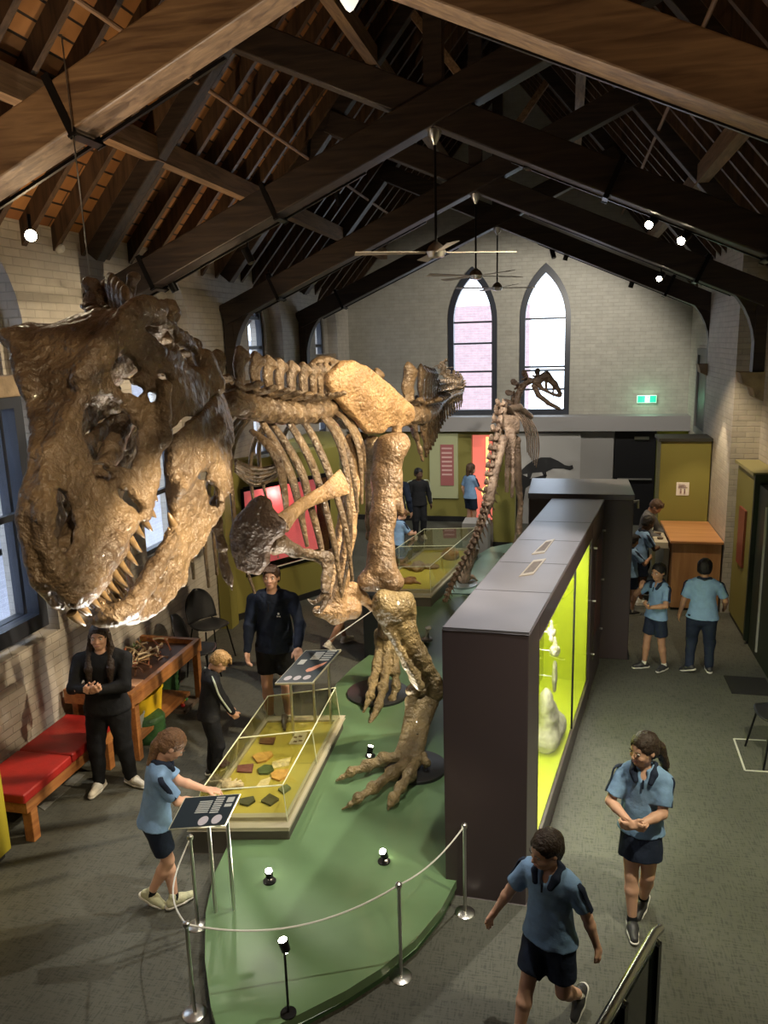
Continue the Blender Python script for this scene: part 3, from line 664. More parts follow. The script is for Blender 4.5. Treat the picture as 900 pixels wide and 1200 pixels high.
c = inpx(646, 741, -.14); fossil('vertebra_fossil', 'topmost pale vertebra fossil on a rod in the lime showcase', [E_(c, (.04, .045, .045)), C_(c, c+V(0, 0, .10), .02, .014), C_(c+V(0, -.09, -.04), c+V(0, .06, .03), .016)], .006, arm=wall_arm(c))

# low dark showcase behind it
t = thing('tall_showcase', 'second dark aubergine showcase, wider, behind the lime lit one', 'showcase', (.2, 10.6, 0))
bevel(obj('body', MB().box((-.45, 10.03, 0), (.84, 11.15, 2.12)), PURP, t), .01)
bevel(obj('top_panel', MB().box((-.46, 10.02, 2.12), (.85, 11.16, 2.19)), PURPT, t), .008)
obj('plinth', MB().box((-.44, 10.04, 0), (.86, 11.1, .06)), SKIRT, t)
obj('lamp_head', MB(True).tube([(.86, 10.5, 2.0), (.93, 10.5, 2.02), (.93, 10.5, 1.92)], .022), CHR, t)

# ================================================================== table vitrines
PLTH = mat('dark_plinth', (.075, .068, .055), .5)
RIM = mat('pale_rim', (.40, .37, .27), .45)
CLOTH = mat('yellow_green_lining', (.42, .36, .06), .8)
GLV = glass_mat('vitrine_glass', (1, 1, .93), tint=.93)
EDGE = mat('glass_edge', (.75, .78, .60), .15, spec=.8, emit=None)
def vitrine(lab, base, top, zb, zmid=True):
    """base: 4 rim corners (near-left, near-right, far-right, far-left) at height zb; top: 4 glass corners with z"""
    b = [V(p[0], p[1], zb) for p in base]; c = sum(b)/4; t = thing('table_vitrine', lab, 'display case', (c[0], c[1], 0))
    g = lambda f, z: [tuple((c+(p-c)*f)[:2])+(z,) for p in b]
    bevel(obj('plinth', MB().prism([p[:2] for p in g(1.0, 0)], 0, zb-.03), PLTH, t), .01)
    bevel(obj('rim', MB().prism([p[:2] for p in g(1.03, 0)], zb-.03, zb), RIM, t), .006)
    obj('display_bed', MB().prism([p[:2] for p in g(.86, 0)], zb, zb+.012), CLOTH, t)
    obj('inner_frame', MB().prism([p[:2] for p in g(.93, 0)], zb, zb+.03, [[p[:2] for p in g(.865, 0)]]), RIM, t)
    tp = [V(*p) for p in top]; bt = [c+(p-c)*.95 for p in b]
    gl = MB()
    for i in range(4): j = (i+1) % 4; gl.quad(bt[i], bt[j], tp[j], tp[i], .006)
    gl.quad(tp[0], tp[1], tp[2], tp[3], .006)
    obj('glass_hood', gl, GLV, t)
    ed = MB(True); r = .006
    for i in range(4): j = (i+1) % 4; ed.tube([tp[i], tp[j]], r, 6); ed.tube([bt[i], tp[i]], r*.7, 6)
    if zmid:
        ml, mr = lerp(tp[0], tp[3], .5), lerp(tp[1], tp[2], .5); bl, br = lerp(bt[0], bt[3], .5), lerp(bt[1], bt[2], .5)
        ed.tube([ml, mr], r, 6); ed.tube([bl, ml], r*.7, 6); ed.tube([br, mr], r*.7, 6)
        gl2 = MB().quad(bl, br, mr, ml, .006); obj('divider', gl2, GLV, t)
    obj('glass_edge', ed, EDGE, t)
    return t
ZB = .26
NR, FR_, = G(338, 967, ZB), G(402, 840, ZB); NL = NR+V(-.80, -.16, 0); FL_ = FR_+V(-.80, -.16, 0)
top = [G(235, 927, .57), G(331, 920, .60), G(393, 806, .60), G(314, 816, .57)]
vitrine('near glass table vitrine with fossils on a yellow green bed', [NL, NR, FR_, FL_], top, ZB)
def onbed(x, y, dz=.0): return G(x, y, ZB+.014+dz)
BONEP = mat('cream_cast', (.62, .52, .38), .6, noise=.3, nscale=30, bump=.4)
def flat_item(name, lab, px, col, cat='specimen', th=.018, stand=.0, noise=.3):
    pts = [onbed(x, y, stand) for x, y in px]; m = mat(name+'_'+str(px[0][0]), col, .6, noise=noise, nscale=25, bump=.3)
    o = obj(name, MB().prism([p[:2] for p in pts], ZB+.014+stand, ZB+.014+stand+th), m); bevel(o, .003); return tag(o, lab, cat)
flat_item('orange_specimen', 'orange fossil slab in the middle of the near vitrine', [(296, 888), (302, 884), (318, 882), (320, 886), (312, 893), (302, 895)], (.62, .36, .10))
flat_item('label_card', 'cream label card standing right of the orange slab', [(320, 893), (341, 888), (338, 897), (318, 901)], (.75, .66, .40), 'card', .006)
flat_item('orange_specimen', 'orange fossil slab beside the green leaf fossil', [(318, 908), (324, 904), (338, 903), (336, 911), (328, 916), (319, 913)], (.60, .35, .10))
flat_item('leaf_fossil', 'round dark green fossil between the two orange slabs', [(302, 903), (310, 898), (319, 899), (321, 904), (314, 908), (304, 908)], (.08, .12, .04))
flat_item('lettered_tile', 'small maroon tile at the left of the near vitrine bed', [(279, 898), (297, 896), (295, 906), (278, 905)], (.20, .06, .06), 'tile', .012)
flat_item('label_card', 'cream label card below the orange slabs in the near vitrine', [(306, 915), (318, 911), (314, 920), (300, 923)], (.72, .62, .36), 'card', .006)
flat_item('stone_tablet', 'dark oval stone on the near end of the vitrine bed', [(281, 938), (297, 935), (299, 940), (291, 945), (281, 943)], (.07, .07, .03))
flat_item('stone_tablet', 'dark diamond tablet at the near end of the vitrine bed', [(306, 940), (316, 932), (327, 938), (317, 945)], (.09, .08, .03))
flat_item('stone_tablet', 'small green grey tablet near the right glass of the vitrine', [(326, 926), (336, 921), (341, 925), (332, 931)], (.12, .13, .05))
flat_item('maroon_tile', 'maroon square tile in the far half of the near vitrine', [(305, 866), (323, 865), (320, 873), (304, 872)], (.17, .07, .04), 'tile', .012)
cd_ = flat_item('sketch_card', 'white card with brown bone drawings in the far half of the near vitrine', [(339, 872), (346, 860), (360, 859), (355, 872)], (.78, .74, .62), 'card', .006, noise=.05)
dr = MB()
for (x, y) in ((346, 864), (352, 863), (346, 869), (352, 868)):
    p = onbed(x, y, .007); dr.box(p-V(.018, .016, 0), p+V(.018, .016, .001))
o = obj('drawings', dr, mat('sepia_ink', (.25, .18, .10), .7), None); o.parent = cd_; o.location = o.location-cd_.location; 
# pale bone cast at near left of the bed and dark claw at the far end
c = onbed(268, 920, .03)
pr = [E_(c, (.07, .05, .03))]
for k in range(7):
    a = .1+k*.42; pr.append(C_(c, c+V(math.cos(a)*.13, math.sin(a)*.10, .0), .02, .012, k=.012))
fossil('bone_cast', 'pale knobbly cream bone cast at the left of the near vitrine', pr, .006, BONEP)
DARKB = mat('dark_bone', (.10, .08, .06), .4, noise=.4, nscale=20)
c = onbed(334, 846, .03)
fossil('claw_fossil', 'dark hooked claw fossil at the far end of the near vitrine', [C_(c+V(-.02, .05, .03), c+V(0, -.02, .02), .035, .028), C_(c+V(0, -.02, .02), c+V(.05, -.16, .0), .026, .014)], .006, DARKB)
# far vitrine
NR2 = G(505, 697, .32); FR2 = G(560, 643, .32); NL2 = NR2+V(-1.0, -.1, 0); FL2 = FR2+V(-1.0, -.1, 0)
top = [V(NL2[0]+.03, NL2[1]+.1, .72), V(NR2[0]-.03, NR2[1]+.1, .74), V(FR2[0]-.03, FR2[1]-.1, .74), V(FL2[0]+.03, FL2[1]-.1, .72)]
vitrine('far glass table vitrine between the skeleton leg and the small boy', [NL2, NR2, FR2, FL2], top, .32)
c = G(478, 681, .36)
fossil('coiled_fossil', 'reddish brown coiled fossil at the near end of the far vitrine', [E_(c, (.13, .09, .05)), E_(c+V(.05, .05, .03), (.08, .06, .04)), C_(c+V(.1, 0, 0), c+V(.22, -.06, -.01), .03, .015)], .01, mat('red_fossil', (.32, .16, .08), .5, noise=.4, nscale=20))
c = G(490, 664, .38)
fossil('skull_fossil', 'brown skull fossil at the middle of the far vitrine', [E_(c, (.12, .2, .09)), E_(c+V(.2, .1, -.02), (.15, .1, .05)), C_(c+V(-.1, -.1, 0), c+V(-.25, .05, 0), .04)], .014, mat('brown_fossil', (.28, .19, .11), .6, noise=.4, nscale=12))
c = G(528, 650, .40)
fossil('round_fossil', 'round tan fossil at the far end of the far vitrine', [E_(c, (.16, .16, .13))], .014, mat('tan_fossil', (.45, .27, .14), .6, noise=.3, nscale=14))
# fossil box on the teal floor by the showcase
c = G(500, 752, .14)
fossil('glove_fossil', 'small clear specimen on the green platform left of the showcase corner', [C_(c+V(0, 0, .02), c+V(.02, 0, .16), .03, .02), E_(c+V(.03, 0, .2), (.05, .04, .03)), E_(c+V(0, 0, .03), (.08, .06, .03))], .008, mat('silvery_specimen', (.5, .52, .5), .2, .5))

# ================================================================== reading panels
NAVY = mat('navy_sign_face', (.02, .032, .045), .3)
SGNE = mat('sign_edge', (.52, .52, .42), .4)
def reading_panel(lab, px, zl, legs, art):
    """px: near-left, near-right, far-right, far-left pixel corners; zl heights per corner"""
    p = [G(x, y, z) for (x, y), z in zip(px, zl)]; p[3] = p[0]+p[2]-p[1]; c = sum(p)/4
    t = thing('reading_panel', lab, 'information panel', (c[0], c[1], 0))
    n = unit(np.cross(p[1]-p[0], p[3]-p[0]))
    o = obj('board', MB().quad(*[q-n*.022 for q in p], .022), SGNE, t)
    ctr = c
    f = [ctr+(q-ctr)*.965+n*.001 for q in p]; obj('printed_face', MB().quad(*f, .0015), NAVY, t)
    def pt(u_, v_): return lerp(lerp(f[0], f[1], u_), lerp(f[3], f[2], u_), v_)+n*.003
    txt = MB()
    for (u0, u1, v0, v1) in art['lines']: txt.quad(pt(u0, v0), pt(u1, v0), pt(u1, v1), pt(u0, v1), .0006)
    obj('printed_text', txt, mat('pale_print', (.45, .48, .48), .5), t)
    cir = MB()
    for (uu, vv) in art['dots']:
        cc = pt(uu, vv); ex = unit(f[1]-f[0])*art['r']; ey = unit(f[3]-f[0])*art['r']
        cir.add([cc+ex*math.cos(a)+ey*math.sin(a) for a in np.linspace(0, 2*PI, 20, endpoint=False)], [tuple(range(20))])
    obj('printed_disc', cir, mat('lilac_print', (.50, .48, .55), .5), t)
    if art.get('pic'):
        q = MB().add([pt(a, b) for a, b in art['pic']], [tuple(range(len(art['pic'])))]); obj('printed_picture', q, mat('salmon_print', (.62, .28, .20), .5), t)
    for (uu, vv) in legs:
        q = pt(uu, vv)-n*.03; obj('leg', MB(True).tube([q, (q[0], q[1], .02)], .014, 10), CHR, t)
    a_, b_ = pt(*legs[0]), pt(*legs[-1])
    obj('foot_plate', MB().beam((a_[0], a_[1], .012), (b_[0], b_[1], .012), .14, .022), CHR, t)
    return t
zs = (.86, .86, 1.0, 1.0)
reading_panel('reading panel in front of the girl reading, on two steel legs', ((197, 972), (264, 967), (282, 930), (226, 931)), zs, ((.62, .25), (.95, .3)),
    dict(lines=[(.32, .56, v, v+.035) for v in np.arange(.45, .85, .06)]+[(.60, .76, v, v+.04) for v in np.arange(.42, .95, .07)]+[(.82, .95, .60, .70), (.82, .95, .75, .92)], dots=((.56, .18), (.80, .2)), r=.034))
reading_panel('reading panel the man in the hoodie touches, salmon picture on it', ((322, 801), (366, 800), (400, 761), (352, 762)), (.86, .86, 1.02, 1.02), ((.35, .05), (.6, .5), (.97, .6)),
    dict(lines=[(.36, .62, v, v+.035) for v in np.arange(.70, .93, .05)]+[(.66, .93, v, v+.04) for v in np.arange(.66, .95, .07)]+[(.12, .30, .55, .7)], dots=((.22, .13), (.48, .13), (.74, .14)), r=.036,
         pic=((.52, .36), (.60, .30), (.72, .34), (.9, .52), (.93, .62), (.70, .50), (.62, .44), (.55, .42))))

# ================================================================== stanchions and cord
def stanchion(base, top, lab, lit=False):
    b = G(*base, 0.0) if not lit else G(*base, .13); tp = B(top[0], top[1], b[1]); h = tp[2]-b[2]
    t = thing('stanchion', lab, 'post', b, 'low steel posts round the platform')
    obj('base', MB(True).lathe([(.075, 0), (.075, .008), (.06, .016), (.012, .022)], b, 24), CHR, t)
    obj('pole', MB(True).tube([b+V(0, 0, .01), b+V(0, 0, h)], .013, 10), CHR, t)
    obj('cap', MB(True).lathe([(.013, -.02), (.02, -.015), (.024, 0), (.02, .014), (.006, .022)], b+V(0, 0, h), 14), CHR, t)
    return b+V(0, 0, h)
s1 = stanchion((228, 1188), (217, 1083), 'steel post with cord, leftmost at the bottom of the view')
s2 = stanchion((232, 1085), (227, 982), 'steel post with cord beside the legs of the reading girl')
s3 = stanchion((470, 1145), (465, 1037), 'steel post with cord in front of the platform, middle of the view')
s4 = stanchion((545, 1070), (539, 967), 'steel post standing against the front of the tall showcase')
cordm = mat('pale_cord', (.62, .62, .58), .4)
def cord(a, b, sag, lab, side=0):
    pts = [lerp(a, b, t)+V(side*math.sin(PI*t), 0, -sag*4*t*(1-t)) for t in np.linspace(0, 1, 17)]
    return tag(obj('barrier_cord', MB(True).tube(pts, .006, 6), cordm), lab, 'cord', 'pale barrier cords')
cord(s2, s1, .10, 'pale cord bowing between the two left posts', -.12)
cord(s1, s3, .16, 'pale cord across the front of the platform between the posts')
cord(s3, s4, .06, 'pale cord from the middle post to the post at the showcase')
a, b = G(456, 836, .6), G(440, 720, 1.0)
cord(B(384, 752, 8.2), B(437, 715, 9.2), .0, 'taut pale cord behind the skeleton legs near the reading panel')
# small uplights on the platform
def uplight(px, py, z, lab, stalk, tgt, power=45):
    P = G(px, py, .13) if not stalk else G(px, py, z)
    g = V(P[0], P[1], .13); t = thing('uplight', lab, 'spotlight', g, 'small uplights on the green platform')
    hz = P[2] if stalk else .20
    d = unit(V(*tgt)-V(P[0], P[1], hz))
    obj('foot', MB(True).lathe([(.05, 0), (.05, .01), (.012, .015)], g, 16), BLK, t)
    obj('stalk', MB(True).tube([g, (P[0], P[1], hz-.03)], .008, 6), BLK, t)
    obj('housing', MB(True).lathe([(.01, -.05), (.028, -.04), (.032, .035), (.026, .035)], (P[0], P[1], hz), 14, d), BLK, t)
    obj('lens', MB(True).lathe([(.001, .036), (.026, .036), (.026, .03)], (P[0], P[1], hz), 14, d), LAMPON, t)
    obj('rear_lens', MB(True).ball(V(P[0], P[1], hz)-d*.045, .016), LAMPON, t)
    q = V(P[0], P[1], hz)+d*.07; lamp('SPOT', 'uplight_beam', tuple(q), tgt, power, WHITE, .03, 75, .6)
uplight(316, 1033, .3, 'uplight on the platform behind the left posts', False, (-1.8, 3.7, 3.1), 330)
uplight(450, 1010, .3, 'uplight on the platform behind the middle post', False, (-1.9, 3.9, 3.2), 330)
uplight(333, 1107, .62, 'uplight on a tall thin stalk at the front of the platform', True, (-2.1, 3.6, 3.2), 120)
uplight(434, 886, .2, 'uplight between the skeleton feet', False, (-1.6, 7.2, 1.6), 60)

# ================================================================== bench, table, toys at the left wall
OAK = wood_mat('orange_oak', (.30, .11, .035), (.50, .22, .07), 'Y', rough=.4)
REDC = mat('red_vinyl', (.42, .022, .018), .45, noise=.15, bump=.1)
t = thing('bench', 'long wooden bench with red cushions against the brick wall', 'bench', (-4.65, 5.75, 0))
bx = (-4.93, -4.38)
obj('frame', MB().box((bx[0], 5.12, .30), (bx[1], 6.45, .41)), OAK, t)
for y0, y1 in ((5.08, 5.75), (5.76, 6.5)): bevel(obj('cushion', MB().box((bx[0]-.0, y0, .41), (bx[1]+.02, y1, .50)), REDC, t), .02, 3)
for x, y in ((bx[1]-.09, 5.16), (bx[0]+.01, 5.16), (bx[1]-.09, 6.34), (bx[0]+.01, 6.34)): bevel(obj('leg', MB().box((x, y, 0), (x+.09, y+.09, .30)), OAK, t), .008)
t = thing('activity_table', 'orange wooden table of loose fossils against the brick wall', 'table', (-4.5, 7.3, 0))
o = obj('top', MB().box((-4.93, 6.55, .66), (-4.24, 8.05, .69)), mat('dark_table_top', (.07, .035, .025), .5), t)
fr = MB(); fr.box((-4.24, 6.52, .60), (-4.18, 8.08, .75)); fr.box((-4.95, 6.52, .60), (-4.24, 6.58, .75)); fr.box((-4.95, 8.02, .60), (-4.24, 8.08, .75)); obj('edge_rail', fr, OAK, t)
for x, y in ((-4.25, 6.56), (-4.25, 7.96), (-4.9, 6.56), (-4.9, 7.96)): bevel(obj('leg', MB().box((x, y, 0), (x+.07, y+.08, .62)), OAK, t), .006)
obj('lower_shelf', MB().box((-4.88, 6.64, .18), (-4.2, 7.75, .22)), OAK, t)
cols = [(.55, .42, .26), (.35, .12, .06), (.62, .50, .34), (.24, .12, .07), (.45, .27, .14)]
for i in range(48):
    x, y = random.gauss(-4.58, .11), random.gauss(7.38, .22); a = random.uniform(0, PI); L = random.uniform(.05, .13); z = .705+max(0, .17-.32*math.hypot(x+4.58, (y-7.38)*.6))*random.random()
    d = V(math.cos(a)*L, math.sin(a)*L, random.uniform(-.02, .05)); c = V(x, y, z)
    cc = cols[i % 5]
    o = obj('toy_bone', MB(True).tube(spline([c-d, c+V(0, 0, random.uniform(0, .03)), c+d], 4), [.016]+[.010]*7+[.018], 7), mat('toy_bone_%d' % (i % 5), cc, .5))
    tag(o, ('cream', 'dark red', 'ivory', 'dark brown', 'tan')[i % 5]+' loose toy bone in the heap on the wooden table', 'bone', 'bones heaped on the activity table')
c = V(-4.72, 7.55, .72)
t = thing('potted_fern', 'little green plant at the back of the wooden table', 'plant', c)
obj('pot', MB(True).lathe([(.03, 0), (.045, .07), (.04, .07)], c, 12), mat('brown_pot', (.15, .07, .04), .6), t)
lf = MB()
for k in range(14):
    a = k*2.4; r = .05+.03*(k % 3); q = c+V(0, 0, .07); e = q+V(math.cos(a)*r, math.sin(a)*r, .05+.05*(k % 4)/3); s_ = V(-math.sin(a), math.cos(a), 0)*.012
    lf.add([q, lerp(q, e, .5)+s_, e, lerp(q, e, .5)-s_], [(0, 1, 2, 3)])
obj('leaves', lf, mat('leaf_green', (.12, .20, .04), .5), t)
o = obj('wooden_toy', MB().box((-4.40, 6.75, .70), (-4.27, 6.92, .735)), mat('pink_wood', (.60, .33, .20), .5)); bevel(o, .006); tag(o, 'pinkish wooden block on the near end of the table', 'block')
# yellow tub on the lower shelf
def tub(c, rx, ry, h, m, name, lab, cat, extra=None, ribs=0, lid=None):
    t = thing(name, lab, cat, c); n = 28; mb = MB(True); v = []
    rings = [(.86, 0), (1.0, h), (1.05, h), (1.05, h-.02 if False else h+.012), (.96, h+.012), (.82, .02)]
    for f, z in rings:
        for k in range(n):
            a = 2*PI*k/n; e = .5; x = math.copysign(abs(math.cos(a))**e, math.cos(a)); y = math.copysign(abs(math.sin(a))**e, math.sin(a)); v.append(V(c[0]+x*rx*f, c[1]+y*ry*f, c[2]+z))
    f = [(i*n+j, i*n+(j+1) % n, (i+1)*n+(j+1) % n, (i+1)*n+j) for i in range(len(rings)-1) for j in range(n)]; f += [tuple(range(n))[::-1], tuple((len(rings)-1)*n+j for j in range(n))]
    mb.add(v, f); obj('bucket', mb, m, t); return t
tub(V(-4.44, 7.12, .22), .17, .24, .26, mat('yellow_plastic', (.75, .50, .02), .35), 'storage_tub', 'yellow plastic tub on the lower shelf of the wooden table', 'tub')
t = tub(V(-4.42, 6.80, .22), .14, .14, .14, mat('clear_grey_plastic', (.5, .48, .40), .3), 'storage_tub', 'pale crumpled plastic box left of the yellow tub', 'tub')
GRB = mat('green_basket', (.035, .11, .035), .6, noise=.4, nscale=14, bump=.3)
def basket(c, r, h, lab):
    t = thing('storage_basket', lab, 'basket', c)
    prof = [(r*.9, 0)]+[(r*(1+.03*(-1)**k), h*k/8) for k in range(1, 8)]+[(r, h), (r*.9, h+.01)]
    obj('side', MB(True).lathe(prof, c, 28), GRB, t)
    obj('lid', MB(True).lathe([(r*1.02, h-.02), (r*1.02, h+.01), (r*.9, h+.04), (.02, h+.055)], c, 28), GRB, t)
    rg = MB(True)
    for k in range(5): rr = r*(.2+.18*k); rg.tube([c+V(rr*math.cos(a), rr*math.sin(a), h+.045-.006*k) for a in np.linspace(0, 2*PI, 25)], .006, 5, cap=False)
    obj('rim_ridges', rg, mat('green_basket_light', (.07, .17, .06), .6), t)
basket(G(172, 868, 0)+V(0, .06, 0), .18, .24, 'green round basket on the floor at the near end of the table')
basket(G(193, 812, 0)+V(-.03, 0, 0), .21, .28, 'green round basket under the far end of the table')
c = G(211, 827, 0); t = thing('toy_tray', 'flat tray of bright plastic toys on the floor past the table', 'tray', c)
obj('tray_base', MB().box(c+V(-.17, -.2, 0), c+V(.17, .2, .02)).box(c+V(-.17, -.2, .02), c+V(-.15, .2, .045)).box(c+V(.15, -.2, .02), c+V(.17, .2, .045)).box(c+V(-.17, -.2, .02), c+V(.17, -.18, .045)).box(c+V(-.17, .18, .02), c+V(.17, .2, .045)), mat('tray_brown', (.12, .09, .07), .5), t)
for k in range(11):
    q = c+V(random.uniform(-.12, .12), random.uniform(-.15, .15), .045); cl = [(.7, .2, .03), (.6, .03, .03), (.05, .3, .08), (.75, .55, .03), (.05, .15, .4)][k % 5]
    tag(obj('plastic_toy', MB(True).ball(q, (.03, .022, .022)), mat('toy_%d' % (k % 5), cl, .35)), ('orange', 'red', 'green', 'yellow', 'blue')[k % 5]+' plastic toy lying in the floor tray', 'toy', 'plastic toys in the floor tray')
# floor vents / marked squares
def floor_mark(px, lab):
    pts = [G(x, y, .0) for x, y in px]; pts = [p+V(0, 0, .004) for p in pts]; c = sum(pts)/4
    tag(obj('floor_mat', MB().prism([p[:2] for p in pts], .001, .006), mat('pale_mat', (.18, .18, .165), .8, noise=.3, nscale=30)), lab, 'mat')
floor_mark(((52, 950), (100, 908), (75, 905), (28, 935)), 'grey hatch let into the carpet beside the bench leg')
floor_mark(((205, 790), (235, 785), (256, 768), (215, 768)), 'grey hatch in the carpet under the folding chairs')

# folding / stacking chairs
def chair(c, rot, lab):
    t = thing('cafe_chair', lab, 'chair', c); M = Matrix.Translation(Vector(c)) @ Matrix.Rotation(rot, 4, 'Z')
    w = lambda x, y, z: V(*(M @ Vector((x, y, z))))
    seat = MB(True); n = 13; pts = []
    for i in range(n):
        for j in range(n):
            x = (i/(n-1)-.5)*2; y = (j/(n-1)-.5)*2; xx = x*math.sqrt(max(0, 1-y*y*.35)); yy = y*math.sqrt(max(0, 1-x*x*.35)); pts.append(w(xx*.235, yy*.225, .45+.03*(xx*xx+yy*yy)))
    seat.add(pts, [(i*n+j, (i+1)*n+j, (i+1)*n+j+1, i*n+j+1) for i in range(n-1) for j in range(n-1)])
    PL = mat('black_plastic', (.018, .019, .022), .35); o = obj('seat', seat, PL, t); s_ = o.modifiers.new('solid', 'SOLIDIFY'); s_.thickness = .014
    bk = MB(True); pts = []
    for i in range(n):
        for j in range(n):
            x = (i/(n-1)-.5)*2; z = j/(n-1); wd = .235*math.sqrt(max(.03, 1-max(0, z-.35)**2*2.2)); pts.append(w(x*wd, -.20-.10*z+.05*x*x, .50+.42*z))
    bk.add(pts, [(i*n+j, (i+1)*n+j, (i+1)*n+j+1, i*n+j+1) for i in range(n-1) for j in range(n-1)])
    o = obj('backrest', bk, PL, t); s_ = o.modifiers.new('solid', 'SOLIDIFY'); s_.thickness = .012
    for sx in (-1, 1):
        for sy in (-1, 1): obj('leg', MB(True).tube([w(sx*.17, sy*.15, .45), w(sx*.23, sy*.22, .0)], .011, 8), BLK, t)
    obj('stretcher', MB(True).tube([w(-.17, .15, .44), w(-.17, -.15, .44), w(-.17, -.2, .55)], .01, 8), BLK, t)
chair(G(228, 808, 0)+V(0, .15, 0), -PI/2+.2, 'black plastic chair facing the room, nearer of the pair past the table')
chair(G(205, 790, 0)+V(.24, .60, 0), -PI/2-.5, 'black plastic chair against the brick wall, behind the nearer one')
chair(V(2.1, 7.75, 0), PI*.55, 'black chair cut off by the right edge of the view')
ln = MB(); a, b, c2 = G(898, 868, .0), G(860, 866, .0), G(873, 903, .0); d2 = G(905, 905, 0)
for p, q in ((a, b), (b, c2), (c2, d2)): ln.beam(p+V(0, 0, .003), q+V(0, 0, .003), .018, .004)
tag(obj('floor_outline', ln, mat('white_tape', (.55, .55, .5), .6)), 'thin pale square outline taped on the carpet under the right chair', 'floor marking')
# yellow panel end at the far left
t = thing('panel_unit', 'yellow olive display unit cut off by the left edge', 'display unit', (-4.75, 4.4, 0))
bevel(obj('body', MB().box((-4.96, 3.2, .06), (-4.46, 4.98, .80)), mat('mustard_panel', (.42, .36, .03), .5), t), .01)
obj('plinth', MB().box((-4.94, 3.2, 0), (-4.50, 4.94, .06)), SKIRT, t)

# ================================================================== angled olive wall with the pink display window
A0, A1, A2 = V(-4.97, 10.36), V(-4.02, 11.28), V(-3.95, 13.6)
H_W = 2.45
p0, p1 = V(-4.95, 10.8), V(-3.62, 12.3)
uu = unit(p1-p0)
def on(s, off=0): return A1+0
BW = thing('display_wall', 'olive angled wall unit with a pink lit display window', 'display unit', (-4.5, 11.3, 0))
q0, q1 = V(-4.97, 10.50), V(-3.70, 12.55)      # face line
uq = unit(q1-q0); nq = V(uq[1], -uq[0]); Lq = np.linalg.norm(q1-q0)
def FQ(s, o=0): return q0+uq*s+nq*o
def face_s(px, py):                            # pixel -> (s, z) on the face plane
    d = ray(px, py); A = np.array([[d[0], -uq[0]], [d[1], -uq[1]]]); k = np.linalg.solve(A, q0-CAM0[:2]); return k[1], CH+d[2]*k[0]
s0, zb0 = face_s(293, 700); s1_, zb1 = face_s(348, 665); _, zt0 = face_s(293, 582); s2_, zt1 = face_s(386, 556)
s3_, zb3 = face_s(386, 650)
wa, wb = max(.25, s0), min(Lq-.12, s3_)
zlo, zhi = .70, 1.98
pw = lambda s, z0, z1, o0, o1, e: MB().prism([FQ(s, o0), FQ(e, o0), FQ(e, o1), FQ(s, o1)], z0, z1)
for s, e, z0, z1 in ((-.2, wa, 0, H_W), (wb, Lq, 0, H_W), (wa, wb, 0, zlo), (wa, wb, zhi, H_W)): obj('wall_panel', pw(s, z0, z1, 0, -.3, e), OLIVE, BW)
obj('window_back', pw(wa, zlo, zhi, -.28, -.30, wb), mat('pink_back', (.75, .10, .10), .5, emit=(1, .22, .22), estr=.25), BW)
fr_ = MB()
for s, e, z0, z1 in ((wa-.05, wa, zlo-.05, zhi+.05), (wb, wb+.05, zlo-.05, zhi+.05), (wa, wb, zlo-.07, zlo), (wa, wb, zhi, zhi+.07)):
    fr_.prism([FQ(s, .02), FQ(e, .02), FQ(e, -.28), FQ(s, -.28)], z0, z1)
obj('window_frame', fr_, BLK, BW)
obj('window_glass', pw(wa, zlo, zhi, -.01, -.016, wb), GLS, BW)
obj('sill_light_strip', pw(wa, zlo-.015, zlo-.0, .022, .03, wb), mat('sill_white', (.8, .8, .7), .4), BW)
obj('baseboard', pw(-.2, 0, .1, .012, 0, Lq), SKIRT, BW)
obj('side_return', MB().prism([FQ(Lq, 0), FQ(Lq, -.3), (-4.9, 13.2), (-4.9, 14.8), (-4.3, 14.8)], 0, H_W), OLIVE, BW)
cq = FQ((wa+wb)/2, -.15); lamp('POINT', 'display_glow', (cq[0], cq[1], 1.8), None, 9, (1, .6, .55), .06)
def on_face(s, z, o=-.15): p = FQ(s, o); return V(p[0], p[1], z)
c = on_face(lerp(wa, wb, .42), 1.05); fossil('skull_cast', 'pale flat skull cast in the pink display window', [E_(c, (.16, .08, .06)), E_(c+V(-.12, -.08, -.01), (.08, .06, .04)), X_(c+V(0, 0, -.16), (.012, .012, .13))], .01, FOS)
c = on_face(lerp(wa, wb, .75), 1.35); fossil('tooth_cast', 'small pale tooth cast higher up in the pink window', [C_(c, c+V(0, 0, .14), .04, .05), X_(c+V(0, 0, -.2), (.01, .01, .2))], .008, FOS)
c = on_face(lerp(wa, wb, .12), .86); fossil('bone_cast', 'pale lumpy cast at the low left of the pink window', [E_(c, (.12, .1, .07)), E_(c+V(.08, 0, .05), (.06, .05, .05))], .009, FOS)
# olive wall left of it
struct('wall_side', MB().box((-4.98, 10.3, 0), (-4.8, 10.55, 2.45)), OLIVE)

# ================================================================== back area
t = thing('wall_panel_board', 'framed green glass panel with a pinkish text board on the olive wall', 'panel', (-2.6, 17.75, 1))
def bw(x0, y0, x1, y1, Y): a = B(x0, y0, Y); b = B(x1, y1, Y); return min(a[0], b[0]), max(a[0], b[0]), min(a[2], b[2]), max(a[2], b[2])
x0, x1, z0, z1 = bw(503, 508, 537, 584, 17.76)
obj('glass_panel', MB().box((x0, 17.74, z0), (x1, 17.79, z1)), mat('pale_green_panel', (.42, .44, .26), .3), t)
x0, x1, z0, z1 = bw(516, 521, 532, 569, 17.73); obj('text_board', MB().box((x0, 17.72, z0), (x1, 17.74, z1)), mat('rose_board', (.36, .12, .12), .5), t)
l_ = MB()
for k in range(7): zz = z1-.08-k*.1; l_.box((x0+.03, 17.715, zz-.012-(.012 if k == 0 else .02)), (x1-.04, 17.72, zz+.01))
obj('printed_text', l_, mat('rose_print', (.65, .42, .40), .5), t)
